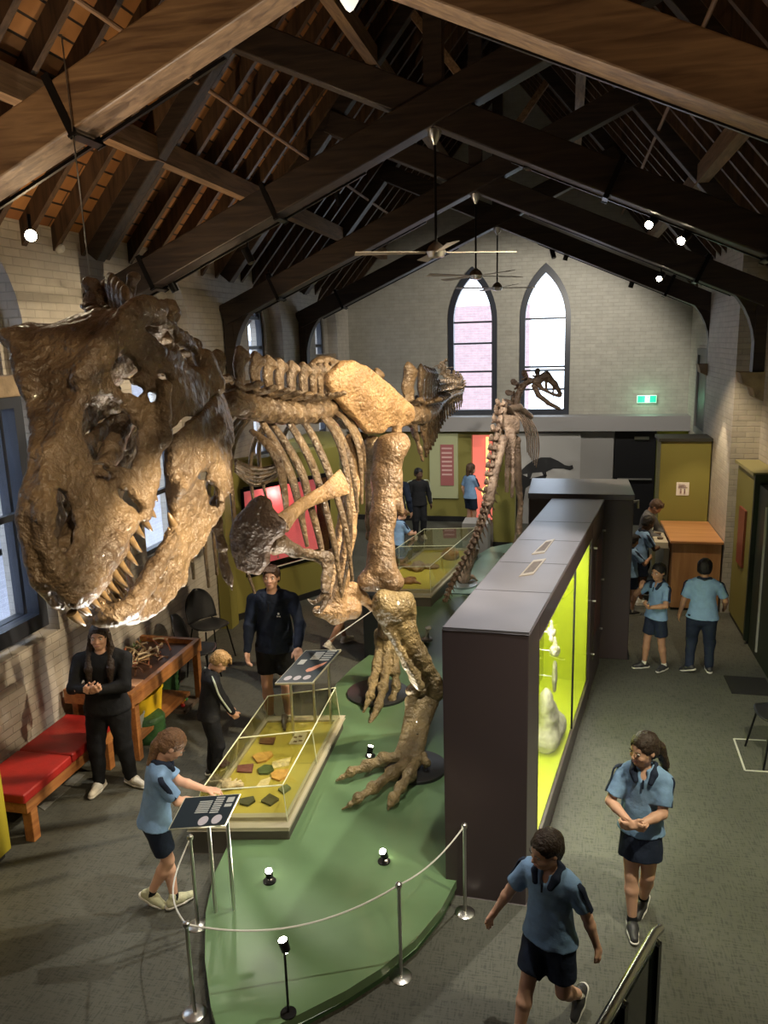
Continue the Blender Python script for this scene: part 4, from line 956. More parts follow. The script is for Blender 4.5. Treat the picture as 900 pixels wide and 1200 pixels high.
# red backlit opening details
obj_ = obj('yellow_disc', MB(True).lathe([(.001, 0), (.17, 0), (.17, .02), (.1, .03), (.001, .02)], B(573, 577, 17.8), 24, (0, -1, 0)), mat('yellow_glow', (.9, .75, .1), .5, emit=(1, .85, .3), estr=1.0))
tag(obj_, 'round yellow backlit disc beside the girl at the red doorway', 'sign')
tag(obj('light_tube', MB(True).tube([B(571, 512, 17.95), B(571, 596, 17.95)], .03, 8), mat('yellow_glow', (1, 1, 1))), 'upright yellow light strip in the red doorway', 'light')
x0, x1, z0, z1 = bw(578, 560, 603, 640, 15.6)
t = thing('olive_column', 'olive square column behind the smaller skeleton', 'column', ((x0+x1)/2, 15.8, 0))
bevel(obj('shaft', MB().box((x0, 15.6, 0), (x1, 16.0, 2.1)), OLIVE, t), .01)
obj('base_trim', MB().box((x0-.01, 15.59, 0), (x1+.01, 16.01, .1)), SKIRT, t)
# mural board and silhouettes
x0, x1, z0, z1 = bw(585, 508, 677, 660, 17.74)
t = thing('mural_board', 'pale grey board with black dinosaur silhouettes', 'panel', ((x0+x1)/2, 17.76, 0))
obj('board', MB().box((x0, 17.74, 0), (x1, 17.79, z1)), mat('pale_grey_board', (.36, .35, .34), .6), t)
SIL = mat('silhouette_black', (.012, .012, .014), .6)
def sil(pts): obj('silhouette', MB().prism([tuple(B(x, y, 17.735)[[0, 2]]) for x, y in pts], 17.738, 17.73, plane='XZ'), SIL, t)
sil([(611, 551), (617, 545), (624, 540), (634, 536), (645, 536), (654, 540), (662, 545), (667, 546), (671, 545), (672, 549), (668, 551), (660, 549), (648, 549), (640, 553), (641, 558), (637, 558), (635, 553), (624, 554), (622, 560), (618, 560), (618, 555), (612, 556)])
sil([(596, 546), (604, 549), (612, 556), (622, 561), (640, 556), (640, 560), (622, 568), (616, 572), (614, 584), (610, 600), (612, 620), (606, 640), (600, 660), (590, 665), (594, 650), (600, 630), (598, 610), (602, 590), (600, 572), (596, 562), (590, 552)])
sil([(590, 580), (600, 583), (600, 590), (590, 588)])
# green cabinet wall behind the wood counter and its sign
t = thing('olive_cupboard', 'olive cupboard with a small white picture sign above the wooden counter', 'cupboard', (1.95, 13.7, 0))
bevel(obj('body', MB().box((1.52, 13.5, 0), (2.30, 14.1, 2.42)), OLIVE, t), .01)
obj('cornice', MB().box((1.48, 13.46, 2.42), (2.31, 14.1, 2.47)), mat('dark_cornice', (.03, .03, .025), .5), t)
c = B(800, 573, 13.49); o = bevel(obj('picture_sign', MB().box(c-V(.10, .0, .11), c+V(.10, .01, .11)), mat('white_sign', (.75, .70, .66), .4), t), .02, 3)
l_ = MB();
for k in (-1, 1):
    q = c+V(k*.03, -.012, -.055); l_.ball(q+V(0, 0, .045), (.012, .003, .012)); l_.box(q-V(.012, 0, .02), q+V(.012, .002, .03))
for k in range(3): l_.box(c+V(-.07+.0, -.012, .02+k*.024), c+V(.07-.02*k, -.01, .03+k*.024))
obj('pictogram', l_, mat('sign_ink', (.3, .2, .2), .5), t)
# wooden counter
WOOD = wood_mat('counter_wood', (.36, .17, .07), (.50, .27, .12), 'Z', .6, rough=.45)
WOODT = wood_mat('counter_top_wood', (.42, .19, .075), (.58, .30, .13), 'X', .5, rough=.35)
t = thing('wooden_counter', 'orange plywood counter where the boys crowd by the brick pier', 'counter', (1.93, 12.75, 0))
bevel(obj('front', MB().box((1.60, 12.12, .04), (2.29, 13.45, 1.06)), WOOD, t), .006)
bevel(obj('counter_top', MB().box((1.56, 12.08, 1.06), (2.31, 13.47, 1.10)), WOODT, t), .006)
obj('plinth', MB().box((1.62, 12.16, 0), (2.28, 13.4, .04)), SKIRT, t)
bevel(obj('side_shelf', MB().box((1.36, 12.3, .92), (1.56, 13.45, 1.02)), mat('cream_tray', (.55, .50, .40), .5), t), .006)
obj('shelf_apron', MB().prism([(12.3, .92), (13.45, .92), (13.4, .3), (12.4, .3)], 1.50, 1.58, (), 'YZ'), mat('clear_apron', (.16, .15, .12), .3), t)
for k in range(3): tag(obj('specimen_dish', MB(True).lathe([(.04, 0), (.05, .025), (.04, .02)], (1.46, 12.5+.3*k, 1.02), 14), mat('dish_dark', (.10, .07, .05), .5)), ('nearest', 'middle', 'farthest')[k]+' of the dark specimen dishes on the tray beside the counter', 'dish', 'dishes on the counter tray')
# right hand green exhibit
t = thing('exhibit_cabinet', 'green exhibit cabinet with a red board against the right wall', 'display unit', (2.6, 11.4, 0))
obj('body', MB().box((2.42, 10.9, .08), (2.70, 12.0, 2.3)), OLIVE, t)
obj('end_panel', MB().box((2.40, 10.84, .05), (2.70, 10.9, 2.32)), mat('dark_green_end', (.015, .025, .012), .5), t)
obj('top', MB().box((2.38, 10.88, 2.3), (2.70, 12.05, 2.34)), mat('olive_top', (.30, .27, .12), .6), t)
o = obj('red_board', MB().box((2.39, 11.25, .95), (2.42, 11.62, 1.75)), mat('red_brown_board', (.22, .055, .03), .5), t)
obj('plinth', MB().box((2.44, 10.86, 0), (2.70, 12.0, .08)), SKIRT, t)
t = thing('exhibit_cabinet', 'dark exhibit unit at the right edge, nearest the pier', 'display unit', (2.6, 9.9, 0))
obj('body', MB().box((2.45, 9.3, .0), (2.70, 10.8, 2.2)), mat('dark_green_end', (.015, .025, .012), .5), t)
obj('light_edge', MB().box((2.43, 10.3, .1), (2.45, 10.34, 2.0)), mat('silver_edge', (.4, .4, .38), .4), t)
tag(obj('floor_mat', MB().box((1.95, 9.2, .002), (2.42, 9.7, .012)), mat('black_mat', (.012, .012, .012), .9)), 'black rubber mat on the carpet by the right wall', 'mat')
# black pedestal behind the skeleton legs
t = tag(bevel(obj('pedestal', MB().box((-2.52, 9.35, 0), (-2.22, 9.7, .95)), mat('black_pedestal', (.01, .012, .016), .4)), .01), 'black pedestal behind the skeleton shins', 'pedestal')

# ================================================================== stair rail, bottom right
RAIL = mat('rail_steel', (.36, .36, .34), .22, .9)
t = thing('stair_rail', 'steel and glass stair rail with a round handrail, bottom right', 'railing', (.45, 3.6, 0))
a, b = G(770, 1088, .98), V(*G(706, 1200, .98)); d = unit(b-a); e = a+d*1.6+V(0, 0, .35)
e = a+d*1.7
obj('handrail', MB(True).tube([a+V(.02, .03, -.02), a+d*.05, e], [.024, .026, .026], 14), RAIL, t)
sd = unit(V(d[1], -d[0], 0))
for off in (0, .09):
    o = MB().prism([(0, 0), (1, 0), (1, 1), (0, 1)], 0, 1) if 0 else None
obj('glass_sheet', MB().quad(a+V(0, 0, -.08), e+V(0, 0, -.08), V(e[0], e[1], .05), V(a[0], a[1], .05), .012), mat('smoked_glass', (.015, .02, .018), .08), t)
for s in (.06, .55, 1.2):
    p = a+d*s; obj('post', MB().beam((p[0]+.03, p[1], 0), (p[0]+.03, p[1], .93), .02, .05, up=tuple(d)), BLK, t)
    obj('bracket', MB(True).tube([p+V(.03, 0, -.08), p+V(.03, 0, -.03), p], .007, 6), CHR, t)
# ================================================================== the large skeleton
def bone_mat(name, c1, c2, rough=.34, bscale=26):
    m = mat(name, c2, rough, noise=.45, nscale=5, bump=1.0, bdist=.035, bscale=bscale, dark=c1, spec=.65, coat=.25); return m
BONE = bone_mat('bronze_bone', (.070, .046, .030), (.205, .140, .080), .30)
BONE2 = bone_mat('tan_bone', (.26, .155, .075), (.42, .27, .135), .40)
BONEC = bone_mat('umber_bone', (.060, .034, .020), (.115, .068, .040), .5)
BONEF = bone_mat('foot_bone', (.12, .085, .035), (.27, .20, .09), .42, 34)
TOOTH = mat('tooth_brown', (.23, .15, .075), .25, noise=.4, nscale=30, spec=.7)
def rot3(a, b, c):
    ca, sa, cb, sb, cc, sc = math.cos(a), math.sin(a), math.cos(b), math.sin(b), math.cos(c), math.sin(c)
    return np.array([[ca, -sa, 0], [sa, ca, 0], [0, 0, 1]])@np.array([[cb, 0, sb], [0, 1, 0], [-sb, 0, cb]])@np.array([[1, 0, 0], [0, cc, -sc], [0, sc, cc]])
SM = rot3(1.731, 2.626, -2.951); ST = V(-2.069, 3.704, 3.852)
def SW(x, z):
    w = np.interp(x, [-.25, .0, .3, .5, .75, 1.0, 1.2, 1.35, 1.45], [.27, .33, .33, .27, .21, .16, .125, .075, .02])
    return w*(1-np.clip(z/.45, 0, 1)**1.3*np.interp(x, [.3, .5, .7, .9, 1.04, 1.3], [0, .2, .4, .6, .80, .72]))
JWF = False
_SW0 = SW
def SW(x, z): return _SW0(x, z)*(np.interp(x, [.45, .8, 1.05, 1.3], [1, .80, .58, .42]) if JWF else 1)
def sloc(px, py):
    o = SM.T@(CAM0-ST); d = unit(SM.T@ray(px, py)); s = np.linspace(1, 6, 2000); P = o+s[:, None]*d
    g = P[:, 1]-SW(P[:, 0], P[:, 2]); i = np.where((g[:-1] > 0) & (g[1:] <= 0))[0]; i = i[0] if len(i) else int(np.argmin(abs(g)))
    return P[i][[0, 2]]
def sworld(x, y, z): return SM@V(x, y, z)+ST
def poly_sdf(X, Z, poly):
    P = np.array(poly, float); d = np.full(X.shape, 1e9); ins = np.zeros(X.shape, bool)
    for i in range(len(P)):
        a, b = P[i], P[(i+1) % len(P)]; e = b-a; wx, wz = X-a[0], Z-a[1]
        t = np.clip((wx*e[0]+wz*e[1])/(e@e+1e-12), 0, 1); d = np.minimum(d, (wx-e[0]*t)**2+(wz-e[1]*t)**2)
        c = ((a[1] <= Z) & (b[1] > Z)) | ((b[1] <= Z) & (a[1] > Z)); ins ^= c & (X < a[0]+(Z-a[1])/(b[1]-a[1]+1e-12)*(b[0]-a[0]))
    return np.where(ins, -1, 1)*np.sqrt(d)
def smax(a, b, k): q = np.maximum(k-np.abs(a-b), 0)/k; return np.maximum(a, b)+q*q*k*.25
def smin(a, b, k): q = np.maximum(k-np.abs(a-b), 0)/k; return np.minimum(a, b)-q*q*k*.25
def shell_bone(outer, holes, thick, extra=(), h=.0095, k=.025, roof=None, noise=((.016, 9), (.012, 24), (.006, 55)), cuts=()):
    o2 = np.array(outer); lo = V(o2[:, 0].min()-.06, -.42, o2[:, 1].min()-.06); hi = V(o2[:, 0].max()+.06, .42, o2[:, 1].max()+.1)
    n = np.ceil((hi-lo)/h).astype(int); ax = [lo[i]+h*np.arange(n[i]) for i in range(3)]
    X2, Z2 = np.meshgrid(ax[0], ax[2], indexing='ij'); m2 = poly_sdf(X2, Z2, outer)
    for ho in holes: m2 = smax(m2, -(poly_sdf(X2, Z2, ho)-.010), .015)
    w2 = SW(X2, Z2); Y = ax[1][None, :, None]; yy = np.abs(Y)-w2[:, None, :]
    F = smax(np.abs(yy+thick/2)-thick/2, m2[:, None, :]+0*yy, k)
    P = np.stack(np.meshgrid(*ax, indexing='ij'), -1)
    if roof is not None:
        rz = np.interp(X2, roof[0], roof[1]); rx = np.maximum(roof[0][0]-X2, X2-roof[0][-1])
        q = smax(np.abs(P[..., 2]-rz[:, None, :]+.03)-.028, np.maximum(np.abs(P[..., 1])-w2[:, None, :]+.01, rx[:, None, :]), .03)
        for c, r in cuts: q = smax(q, -d_ell(P, c, r), .03)
        F = smin(F, q, .05)
    for p in extra:
        d = d_cap(P, p[1], p[2], p[3], p[4], p[7]) if p[0] == 'c' else d_ell(P, p[1], p[2], p[3]); kk = p[5] if p[0] == 'c' else p[4]
        F = smin(F, d, kk) if (p[6] if p[0] == 'c' else p[5]) == '+' else smax(F, -d, kk)
    band = np.abs(F) < 4*h; PB = P[band]; d = 0
    for a, s in noise: d = d+a*vnoise(PB+3, s)
    F[band] += d
    v, q = nets(F, lo, h); return (SM@v.T).T+ST, q
L2 = lambda pts: [tuple(sloc(x, y)) for x, y in pts]
def Z6(ox, oy, k, pts): return [(ox+x/k, oy+y/k) for x, y in pts]
up_out = L2([(152, 360), (125, 395), (115, 408), (95, 438)])+L2([(100, 458), (75, 500), (60, 520), (52, 560), (50, 600), (55, 640), (65, 670), (80, 700), (90, 711), (105, 710), (118, 699), (135, 672), (150, 653), (168, 612), (178, 610), (184, 590), (191, 560), (190, 524), (196, 510), (213, 494), (236, 485), (250, 468)])+[(-.10, -.06), (-.20, .02), (-.16, .16), (-.09, .28)]+L2([(212, 384), (200, 374), (187, 366), (165, 361)])
up_holes = [L2(h) for h in (
    [(70, 572), (80, 578), (89, 595), (93, 612), (90, 632), (81, 646), (70, 642), (65, 620), (65, 593)],
    [(108, 467), (133, 466), (150, 473), (163, 500), (167, 527), (157, 543), (133, 543), (110, 533), (100, 507), (103, 480)],
    [(114, 547), (126, 546), (137, 555), (130, 559), (118, 557)],
    [(144, 574), (155, 577), (172, 596), (166, 601), (152, 590)],
    [(127, 420), (143, 414), (160, 421), (167, 433), (152, 440), (135, 435)],
    [(139, 444), (158, 446), (171, 456), (166, 462), (148, 454)],
    [(189, 440), (198, 440), (202, 447), (194, 448)], [(180, 461), (187, 460), (189, 466), (182, 467)], [(192, 465), (199, 464), (201, 472), (194, 473)],
    [(178, 382), (200, 383), (211, 395), (205, 408), (193, 400)],
    [(213, 407), (230, 411), (245, 426), (249, 440), (235, 434), (219, 420)])]
tx = [(.35, .645), (.50, .605), (.60, .575), (.70, .51), (.87, .455), (.96, .445), (1.10, .39), (1.23, .325), (1.32, .235), (1.36, .15)]
roof = (np.array([-.02, .1, .2]+[p[0] for p in tx]), np.array([.50, .58, .63]+[p[1] for p in tx]))
DINO = thing('dinosaur_skeleton', 'huge bronze brown tyrant dinosaur skeleton striding forward, gaping skull at the left', 'dinosaur skeleton', (-1.7, 6.8, .13))
nt_ = lambda x, y, yl: (lambda o, d: o+d*((yl-o[1])/d[1]))(SM.T@(CAM0-ST), SM.T@ray(x, y))
ex = [E_(nt_(42, 403, -.22), (.10, .09, .035), k=.02, op='-'), E_(nt_(60, 420, -.12), (.09, .08, .03), k=.02, op='-'), C_((0, 0, .35), (.35, 0, .45), .15, .12, k=.05), C_((0, -.28, .1), (0, .28, .45), .05, .05, k=.05), C_((0, .28, .1), (0, -.28, .45), .05, .05, k=.05),
      E_((-.04, 0, .30), (.07, .07, .07), k=.04), C_((.35, 0, .12), (1.25, 0, .10), .05, .04, k=.04),
      C_((.5, .18, .58), (.66, .12, .55), .045, .035, k=.05), C_((.5, -.18, .58), (.66, -.12, .55), .045, .035, k=.05),
      C_((.30, .30, .62), (.18, .32, .56), .05, .05, k=.05), C_((.30, -.30, .62), (.18, -.32, .56), .05, .05, k=.05),
      C_((-.1, .31, -.02), (-.12, .30, .12), .06, .05, k=.05), C_((-.1, -.31, -.02), (-.12, -.30, .12), .06, .05, k=.05),
      C_((.80, .0, .44), (1.15, .0, .34), .025, .03, k=.04),
      C_((.55, .26, .12), (.42, .31, .30), .035, .03, k=.04), C_((.95, .17, .02), (1.3, .09, .0), .03, .03, k=.05)]
v, q = shell_bone(up_out, up_holes, .045, ex, roof=roof, cuts=[((.12, .16, .58), (.12, .10, .12)), ((.12, -.16, .58), (.12, .10, .12))])
skull = obj('skull', (v, q), BONE, DINO)
JWF = True
jaw_out = L2([(273, 490), (273, 540), (272, 575), (263, 600), (250, 620), (240, 640), (227, 660), (222, 682), (205, 700), (195, 713), (180, 724), (162, 731), (150, 731), (140, 722), (150, 713), (170, 704), (185, 690), (195, 672), (203, 650), (208, 630), (207, 600), (204, 570), (202, 545), (203, 530), (210, 508), (225, 492), (245, 474)])+[(-.1, -.06), (-.2, -.12)]
jh = [L2([(246, 566), (256, 572), (258, 590), (251, 584)]), L2([(236, 556), (238, 553), (246, 556), (240, 559)])]
ex = [C_((1.19, .03, -.28), (1.19, -.03, -.28), .045, .045, k=.05), C_((.6, .25, -.12), (.1, .31, -.14), .03, .04, k=.04), C_((.6, -.25, -.12), (.1, -.31, -.14), .03, .04, k=.04), C_((.75, .16, -.3), (1.15, .07, -.3), .045, .04, k=.05), C_((.75, -.16, -.3), (1.15, -.07, -.3), .045, .04, k=.05)]
v, q = shell_bone(jaw_out, jh, .05, ex, noise=((.02, 8), (.014, 22), (.007, 50)))
jaw = obj('lower_jaw', (v, q), BONE, DINO)
def tooth(x, z, side, L, up, parent, r=.021):
    w = float(SW(np.array(x), np.array(0.)))-.03; base = V(x, side*w, z); n = 7; pts = [base+V(-.16*L*(t**2)*(1 if not up else 1), side*.0, (1 if up else -1)*L*t) for t in np.linspace(0, 1, n)]
    rad = [r*(1-t)**.65+.002 for t in np.linspace(0, 1, n)]
    obj('tooth', MB(True).tube([sworld(*p) for p in pts], rad, 9), TOOTH, parent)
Bx = np.array([p for p in L2([(105, 710), (118, 699), (135, 672), (150, 653), (168, 612), (178, 610), (184, 590), (191, 560)])]); Bx = Bx[np.argsort(Bx[:, 0])]
for i, x in enumerate(np.linspace(1.36, .70, 13)):
    for sd in (1, -1): tooth(x, float(np.interp(x, Bx[:, 0], Bx[:, 1]))+.035, sd, (.10, .10, .11, .13, .15, .17, .16, .15, .14, .12, .11, .10, .08)[i], False, skull)
Jx = np.array([p for p in L2([(150, 715), (170, 704), (185, 690), (195, 672), (203, 650), (208, 630), (207, 600)])]); Jx = Jx[np.argsort(Jx[:, 0])]
for i, x in enumerate(np.linspace(1.15, .68, 12)):
    for sd in (1, -1): tooth(x, float(np.interp(x, Jx[:, 0], Jx[:, 1]))-.035, sd, (.09, .10, .12, .13, .14, .14, .13, .12, .11, .10, .08, .07)[i], True, jaw)

JWF = False
def bone(name, prims, m=BONE, h=.014, noise=((.02, 8), (.012, 22)), parent=None):
    return obj(name, surface(prims, h, noise), m, parent or DINO)
def chain(pts, rad, k=.04, flat=None): return [C_(pts[i], pts[i+1], rad[i], rad[i+1], k=k, flat=flat) for i in range(len(pts)-1)]
def px3(l): return [B(x, y, Y) for x, y, Y in l]
# vertebra prototypes (local: x = along the spine, z = up)
def vertebra_mesh(sp, wd, nm, chev=False):
    pr = [C_((-.085, 0, 0), (-.075, 0, 0), .088, .088, k=.02), C_((.075, 0, 0), (.085, 0, 0), .088, .088, k=.02), C_((-.08, 0, 0), (.08, 0, 0), .060, .060, k=.03), E_((0, 0, .11), (.055, .05, .06), k=.04), C_((-.01, 0, .12), (-.03, 0, .12+sp), .055, .080, k=.03, flat=((0, 1, 0), .45)), E_((-.05, .01, .12+sp), (.06, .05, .045), k=.03),
          C_((0, .04, .11), (-.02, wd, .15), .035, .045, k=.03, flat=((0, 0, 1), .6)), C_((0, -.04, .11), (-.02, -wd, .15), .035, .045, k=.03, flat=((0, 0, 1), .6)),
          C_((.06, .05, .13), (.12, .05, .15), .025, .02), C_((.06, -.05, .13), (.12, -.05, .15), .025, .02)]
    if chev: pr += [C_((-.08, .03, -.09), (-.12, 0, -.2), .018, .018), C_((-.08, -.03, -.09), (-.12, 0, -.2), .018, .018), C_((-.12, 0, -.2), (-.2, 0, -.42), .022, .03, k=.02)]
    v, q = surface(pr, .0125, ((.034, 11), (.02, 27))); me = mesh_np(nm, v, q); me.materials.append(BONE); return me
VERT = {'neck': vertebra_mesh(.16, .16, 'neck_vertebra'), 'back': vertebra_mesh(.24, .15, 'back_vertebra'), 'tall': vertebra_mesh(.30, .17, 'tail_vertebra', True), 'tail': vertebra_mesh(.13, .10, 'tail_vertebra_small', True)}
def vert(kind, P, d, s, parent, name=None, up=(0, 0, 1), m=None):
    d = unit(d); y = unit(np.cross(up, d)); z = np.cross(d, y)
    o = bpy.data.objects.new(name or {'neck': 'neck_vertebra', 'back': 'back_vertebra', 'tall': 'tail_vertebra', 'tail': 'tail_vertebra'}[kind], VERT[kind]); COL.objects.link(o)
    o.parent = parent; M = Matrix.Identity(4)
    for i in range(3): M[i][0], M[i][1], M[i][2], M[i][3] = d[i]*s, y[i]*s, z[i]*s, P[i]-ROOT[parent.name][i]
    o.matrix_basis = M
    if m: o.material_slots[0].link = 'OBJECT'; o.material_slots[0].material = m
    return o
def string(kind, pts, gap, s0, s1, parent, up=(0, 0, 1), m=None, start=0, maxn=60, ups=None):
    C = spline(pts, 16); L = np.r_[0, np.cumsum(np.linalg.norm(np.diff(C, axis=0), axis=1))]; s = start; n = 0
    while s < L[-1] and n < maxn:
        t = s/L[-1]; P = np.array([np.interp(s, L, C[:, i]) for i in range(3)]); Q = np.array([np.interp(min(s+.05, L[-1]), L, C[:, i]) for i in range(3)]); R = np.array([np.interp(max(s-.05, 0), L, C[:, i]) for i in range(3)])
        sc = lerp(s0, s1, t); vert(kind, P, R-Q, sc, parent, up=up, m=m); s += gap*sc; n += 1
occ = sworld(-.06, 0, .32)
string('neck', [occ, B(135, 385, 4.2), B(165, 420, 4.5), B(220, 455, 4.9), B(262, 476, 5.2)], .23, .75, 1.0, DINO)
string('back', px3([(278, 474, 5.35), (305, 480, 5.7), (335, 484, 6.2), (368, 484, 6.8), (400, 478, 7.8), (445, 482, 8.6)]), .235, 1.0, 1.1, DINO)
string('tall', px3([(476, 488, 9.2), (492, 487, 9.4), (503, 483, 10.1), (511, 476, 10.9)]), .22, 1.3, 1.05, DINO)
string('tail', px3([(512, 473, 11.0), (520, 467, 11.8), (530, 462, 12.5), (539, 460, 13.1), (541, 452, 13.5), (534, 444, 13.8), (524, 442, 13.9), (519, 437, 13.9), (521, 430, 13.9), (516, 424, 13.9)]), .26, 1.0, .35, DINO)
# a skull-top crest of neck processes
bone('neck_spine', [C_(B(112, 356, 4.2), B(110, 334, 4.2), .09, .045, flat=((0, 1, 0), .5)), C_(B(132, 358, 4.25), B(128, 340, 4.25), .11, .07, flat=((0, 1, 0), .5)), C_(B(148, 360, 4.25), B(156, 326, 4.25), .045, .025), E_(B(157, 326, 4.25), (.04, .03, .03)), E_(B(104, 334, 4.2), (.035, .04, .05)), C_(B(172, 368, 4.3), B(174, 356, 4.3), .06, .05)], h=.011)
# ribs
RIBS = [[(295, 505), (313, 520), (327, 543), (333, 575), (337, 610)],
        [(303, 488), (327, 528), (342, 560), (352, 600), (360, 640)],
        [(309, 485), (333, 517), (353, 553), (362, 585), (375, 635), (384, 685)],
        [(325, 477), (345, 505), (363, 538), (376, 575), (392, 640), (400, 695)],
        [(337, 475), (360, 500), (377, 533), (389, 565), (405, 620), (413, 680)],
        [(353, 480), (377, 488), (395, 513), (405, 547), (408, 580), (410, 640), (400, 700)],
        [(367, 476), (390, 496), (404, 522), (414, 555), (419, 600)],
        [(377, 474), (402, 490), (417, 515), (423, 545), (424, 590)],
        [(392, 478), (412, 498), (424, 522), (428, 552)]]
for i, r in enumerate(RIBS):
    Y0 = 5.5+.27*i; n = len(r); P = [B(x, y, Y0-.10*math.sin(PI*j/(n-1))) for j, (x, y) in enumerate(r)]
    C = spline(P, 8); T = np.gradient(C, axis=0); nr = np.cross(T, V(0.25, 1, 0))
    obj('rib', MB(True).ribbon(C, [.030, .050, .052, .046, .038, .02], [.018, .024, .024, .02, .014], nr, 12), BONE, DINO)
    xs = float(B(*r[0], Y0)[0])-.13
    C2 = C.copy(); C2[:, 0] = 2*xs-C[:, 0]
    obj('rib', MB(True).ribbon(C2, [.030, .050, .052, .046, .038, .02], [.018, .024, .024, .02, .014], nr*V(-1, 1, 1), 12), BONE, DINO)
for k in range(5):
    y = 5.1+k*.1
    P = px3([(276, 540+3*k, y), (296, 548+5*k, y+.2), (315, 548+4*k, y+.3), (330, 540+3*k, y+.3)]); obj('belly_rib', MB(True).tube(spline(P, 6), .014, 7), BONE, DINO)
def plate(name, pts, Yf, th, m, bulge=0., k=.03, noise=((.03, 5), (.015, 14)), h=.014, back=-1):
    P = np.array([B(x, y, Yf(x, y)) for x, y in pts]); c = P.mean(0); U_, S_, Vt = np.linalg.svd(P-c); a, b, nrm = Vt[0], Vt[1], Vt[2]
    q = [(float((p-c)@a), float((p-c)@b)) for p in P]; q2 = np.array(q); lo = V(q2[:, 0].min()-.08, q2[:, 1].min()-.08, -.25); hi = V(q2[:, 0].max()+.08, q2[:, 1].max()+.08, .25)
    n = np.ceil((hi-lo)/h).astype(int); ax = [lo[i]+h*np.arange(n[i]) for i in range(3)]; X2, Z2 = np.meshgrid(ax[0], ax[1], indexing='ij'); m2 = poly_sdf(X2, Z2, q)
    off = bulge*np.clip(-m2/.25, 0, 1); W = ax[2][None, None, :]; F = smax(np.abs(W-off[:, :, None])-th/2-.4*np.clip(-m2/.3, 0, .06)[:, :, None], m2[:, :, None]+0*W, k)
    PP = np.stack(np.meshgrid(*ax, indexing='ij'), -1); band = np.abs(F) < 4*h; d = 0
    for am, s in noise: d = d+am*vnoise(PP[band]+5, s)
    F[band] += d; v, f = nets(F, lo, h); w = c+v[:, :1]*a+v[:, 1:2]*b+v[:, 2:]*nrm
    if np.linalg.det(np.stack([a, b, nrm])) < 0: f = f[:, ::-1]
    return obj(name, (w, f), m, DINO)
il = Z6(360, 410, 6.43, [(130, 240), (150, 180), (240, 95), (330, 78), (430, 110), (550, 215), (640, 285), (700, 345), (790, 420), (803, 470), (790, 540), (740, 575), (700, 590), (690, 660), (640, 640), (650, 585), (600, 590), (560, 640), (500, 640), (430, 630), (370, 560), (300, 480), (200, 370), (150, 290)])
plate('hip_blade', il, lambda x, y: 7.15+(x-380)/105*1.25, .05, BONE2, .04)
plate('hip_blade', [(x+3, y-6) for x, y in il], lambda x, y: 7.5+(x-380)/105*1.25, .05, BONE, .02).location.x -= .28
co = Z6(260, 560, 6, [(200, 150), (270, 112), (340, 145), (370, 220), (420, 275), (470, 300), (445, 400), (385, 440), (350, 500), (340, 600), (270, 685), (190, 670), (110, 640), (72, 540), (55, 400), (100, 280), (160, 205)])
plate('shoulder_plate', co, lambda x, y: 5.15, .05, BONEC, .04, noise=((.02, 5), (.010, 16)))
def ribn(name, l, wide, thick, m=BONE2, n=14, nv=(.6, -1, .2)):
    C = spline(px3(l), 8); return obj(name, MB(True).ribbon(C, wide, thick, V(*nv), n), m, DINO)
ribn('shoulder_blade', [(330, 614, 5.15), (342, 602, 5.3), (360, 588, 5.6), (382, 577, 5.9), (404, 564, 6.2)], [.075, .055, .05, .065, .11], [.045, .035, .03, .025, .02])
bone('upper_arm', chain(px3([(328, 634, 5.2), (345, 646, 5.3), (362, 650, 5.4), (384, 656, 5.5)]), [.06, .04, .035, .055])+[E_(B(322, 640, 5.2), (.06, .06, .06), k=.05)], h=.010)
bone('forearm', chain(px3([(385, 657, 5.5), (386, 672, 5.45), (383, 690, 5.4)]), [.035, .02, .025])+chain(px3([(381, 658, 5.45), (380, 674, 5.4), (379, 690, 5.35)]), [.03, .018, .022]), h=.009)
for l in ([(382, 692, 5.4), (376, 700, 5.35), (368, 706, 5.3), (360, 702, 5.25)], [(384, 694, 5.4), (380, 708, 5.35), (374, 716, 5.3), (366, 716, 5.25)]): ribn('claw', l, [.025, .022, .02, .004], [.022, .02, .016, .003], BONE)
bone('forearm', chain(px3([(252, 586, 4.9), (256, 612, 4.85), (262, 640, 4.8)]), [.035, .022, .028])+chain(px3([(247, 594, 4.85), (252, 618, 4.8), (259, 642, 4.78)]), [.028, .018, .022]), h=.009)
for l in ([(262, 642, 4.8), (265, 660, 4.78), (270, 678, 4.75), (272, 692, 4.74)], [(259, 643, 4.8), (260, 660, 4.76), (264, 675, 4.74), (268, 686, 4.73)]): ribn('claw', l, [.022, .02, .022, .004], [.02, .018, .018, .003], BONE)
bone('pubis', chain(px3([(412, 520, 7.4), (412, 569, 7.3), (410, 622, 7.15), (402, 677, 6.95), (394, 709, 6.85)]), [.10, .075, .065, .06, .07])+chain(px3([(408, 560, 7.6), (401, 622, 7.5), (388, 690, 7.1), (382, 712, 6.95)]), [.07, .055, .05, .06])+
     chain(px3([(373, 716, 6.7), (392, 719, 6.85), (412, 714, 7.0), (418, 700, 7.1)]), [.05, .085, .08, .04], k=.08)+chain(px3([(396, 708, 6.9), (413, 690, 7.1), (424, 700, 7.2), (436, 712, 7.2)]), [.06, .06, .05, .04], k=.06), BONE2, .013)
bone('ischium', chain(px3([(436, 520, 8.0), (434, 570, 8.3), (432, 630, 8.6)]), [.09, .05, .04]), BONE, .013)
FEMC = bone_mat('thigh_bone', (.11, .07, .038), (.26, .17, .095), .36)
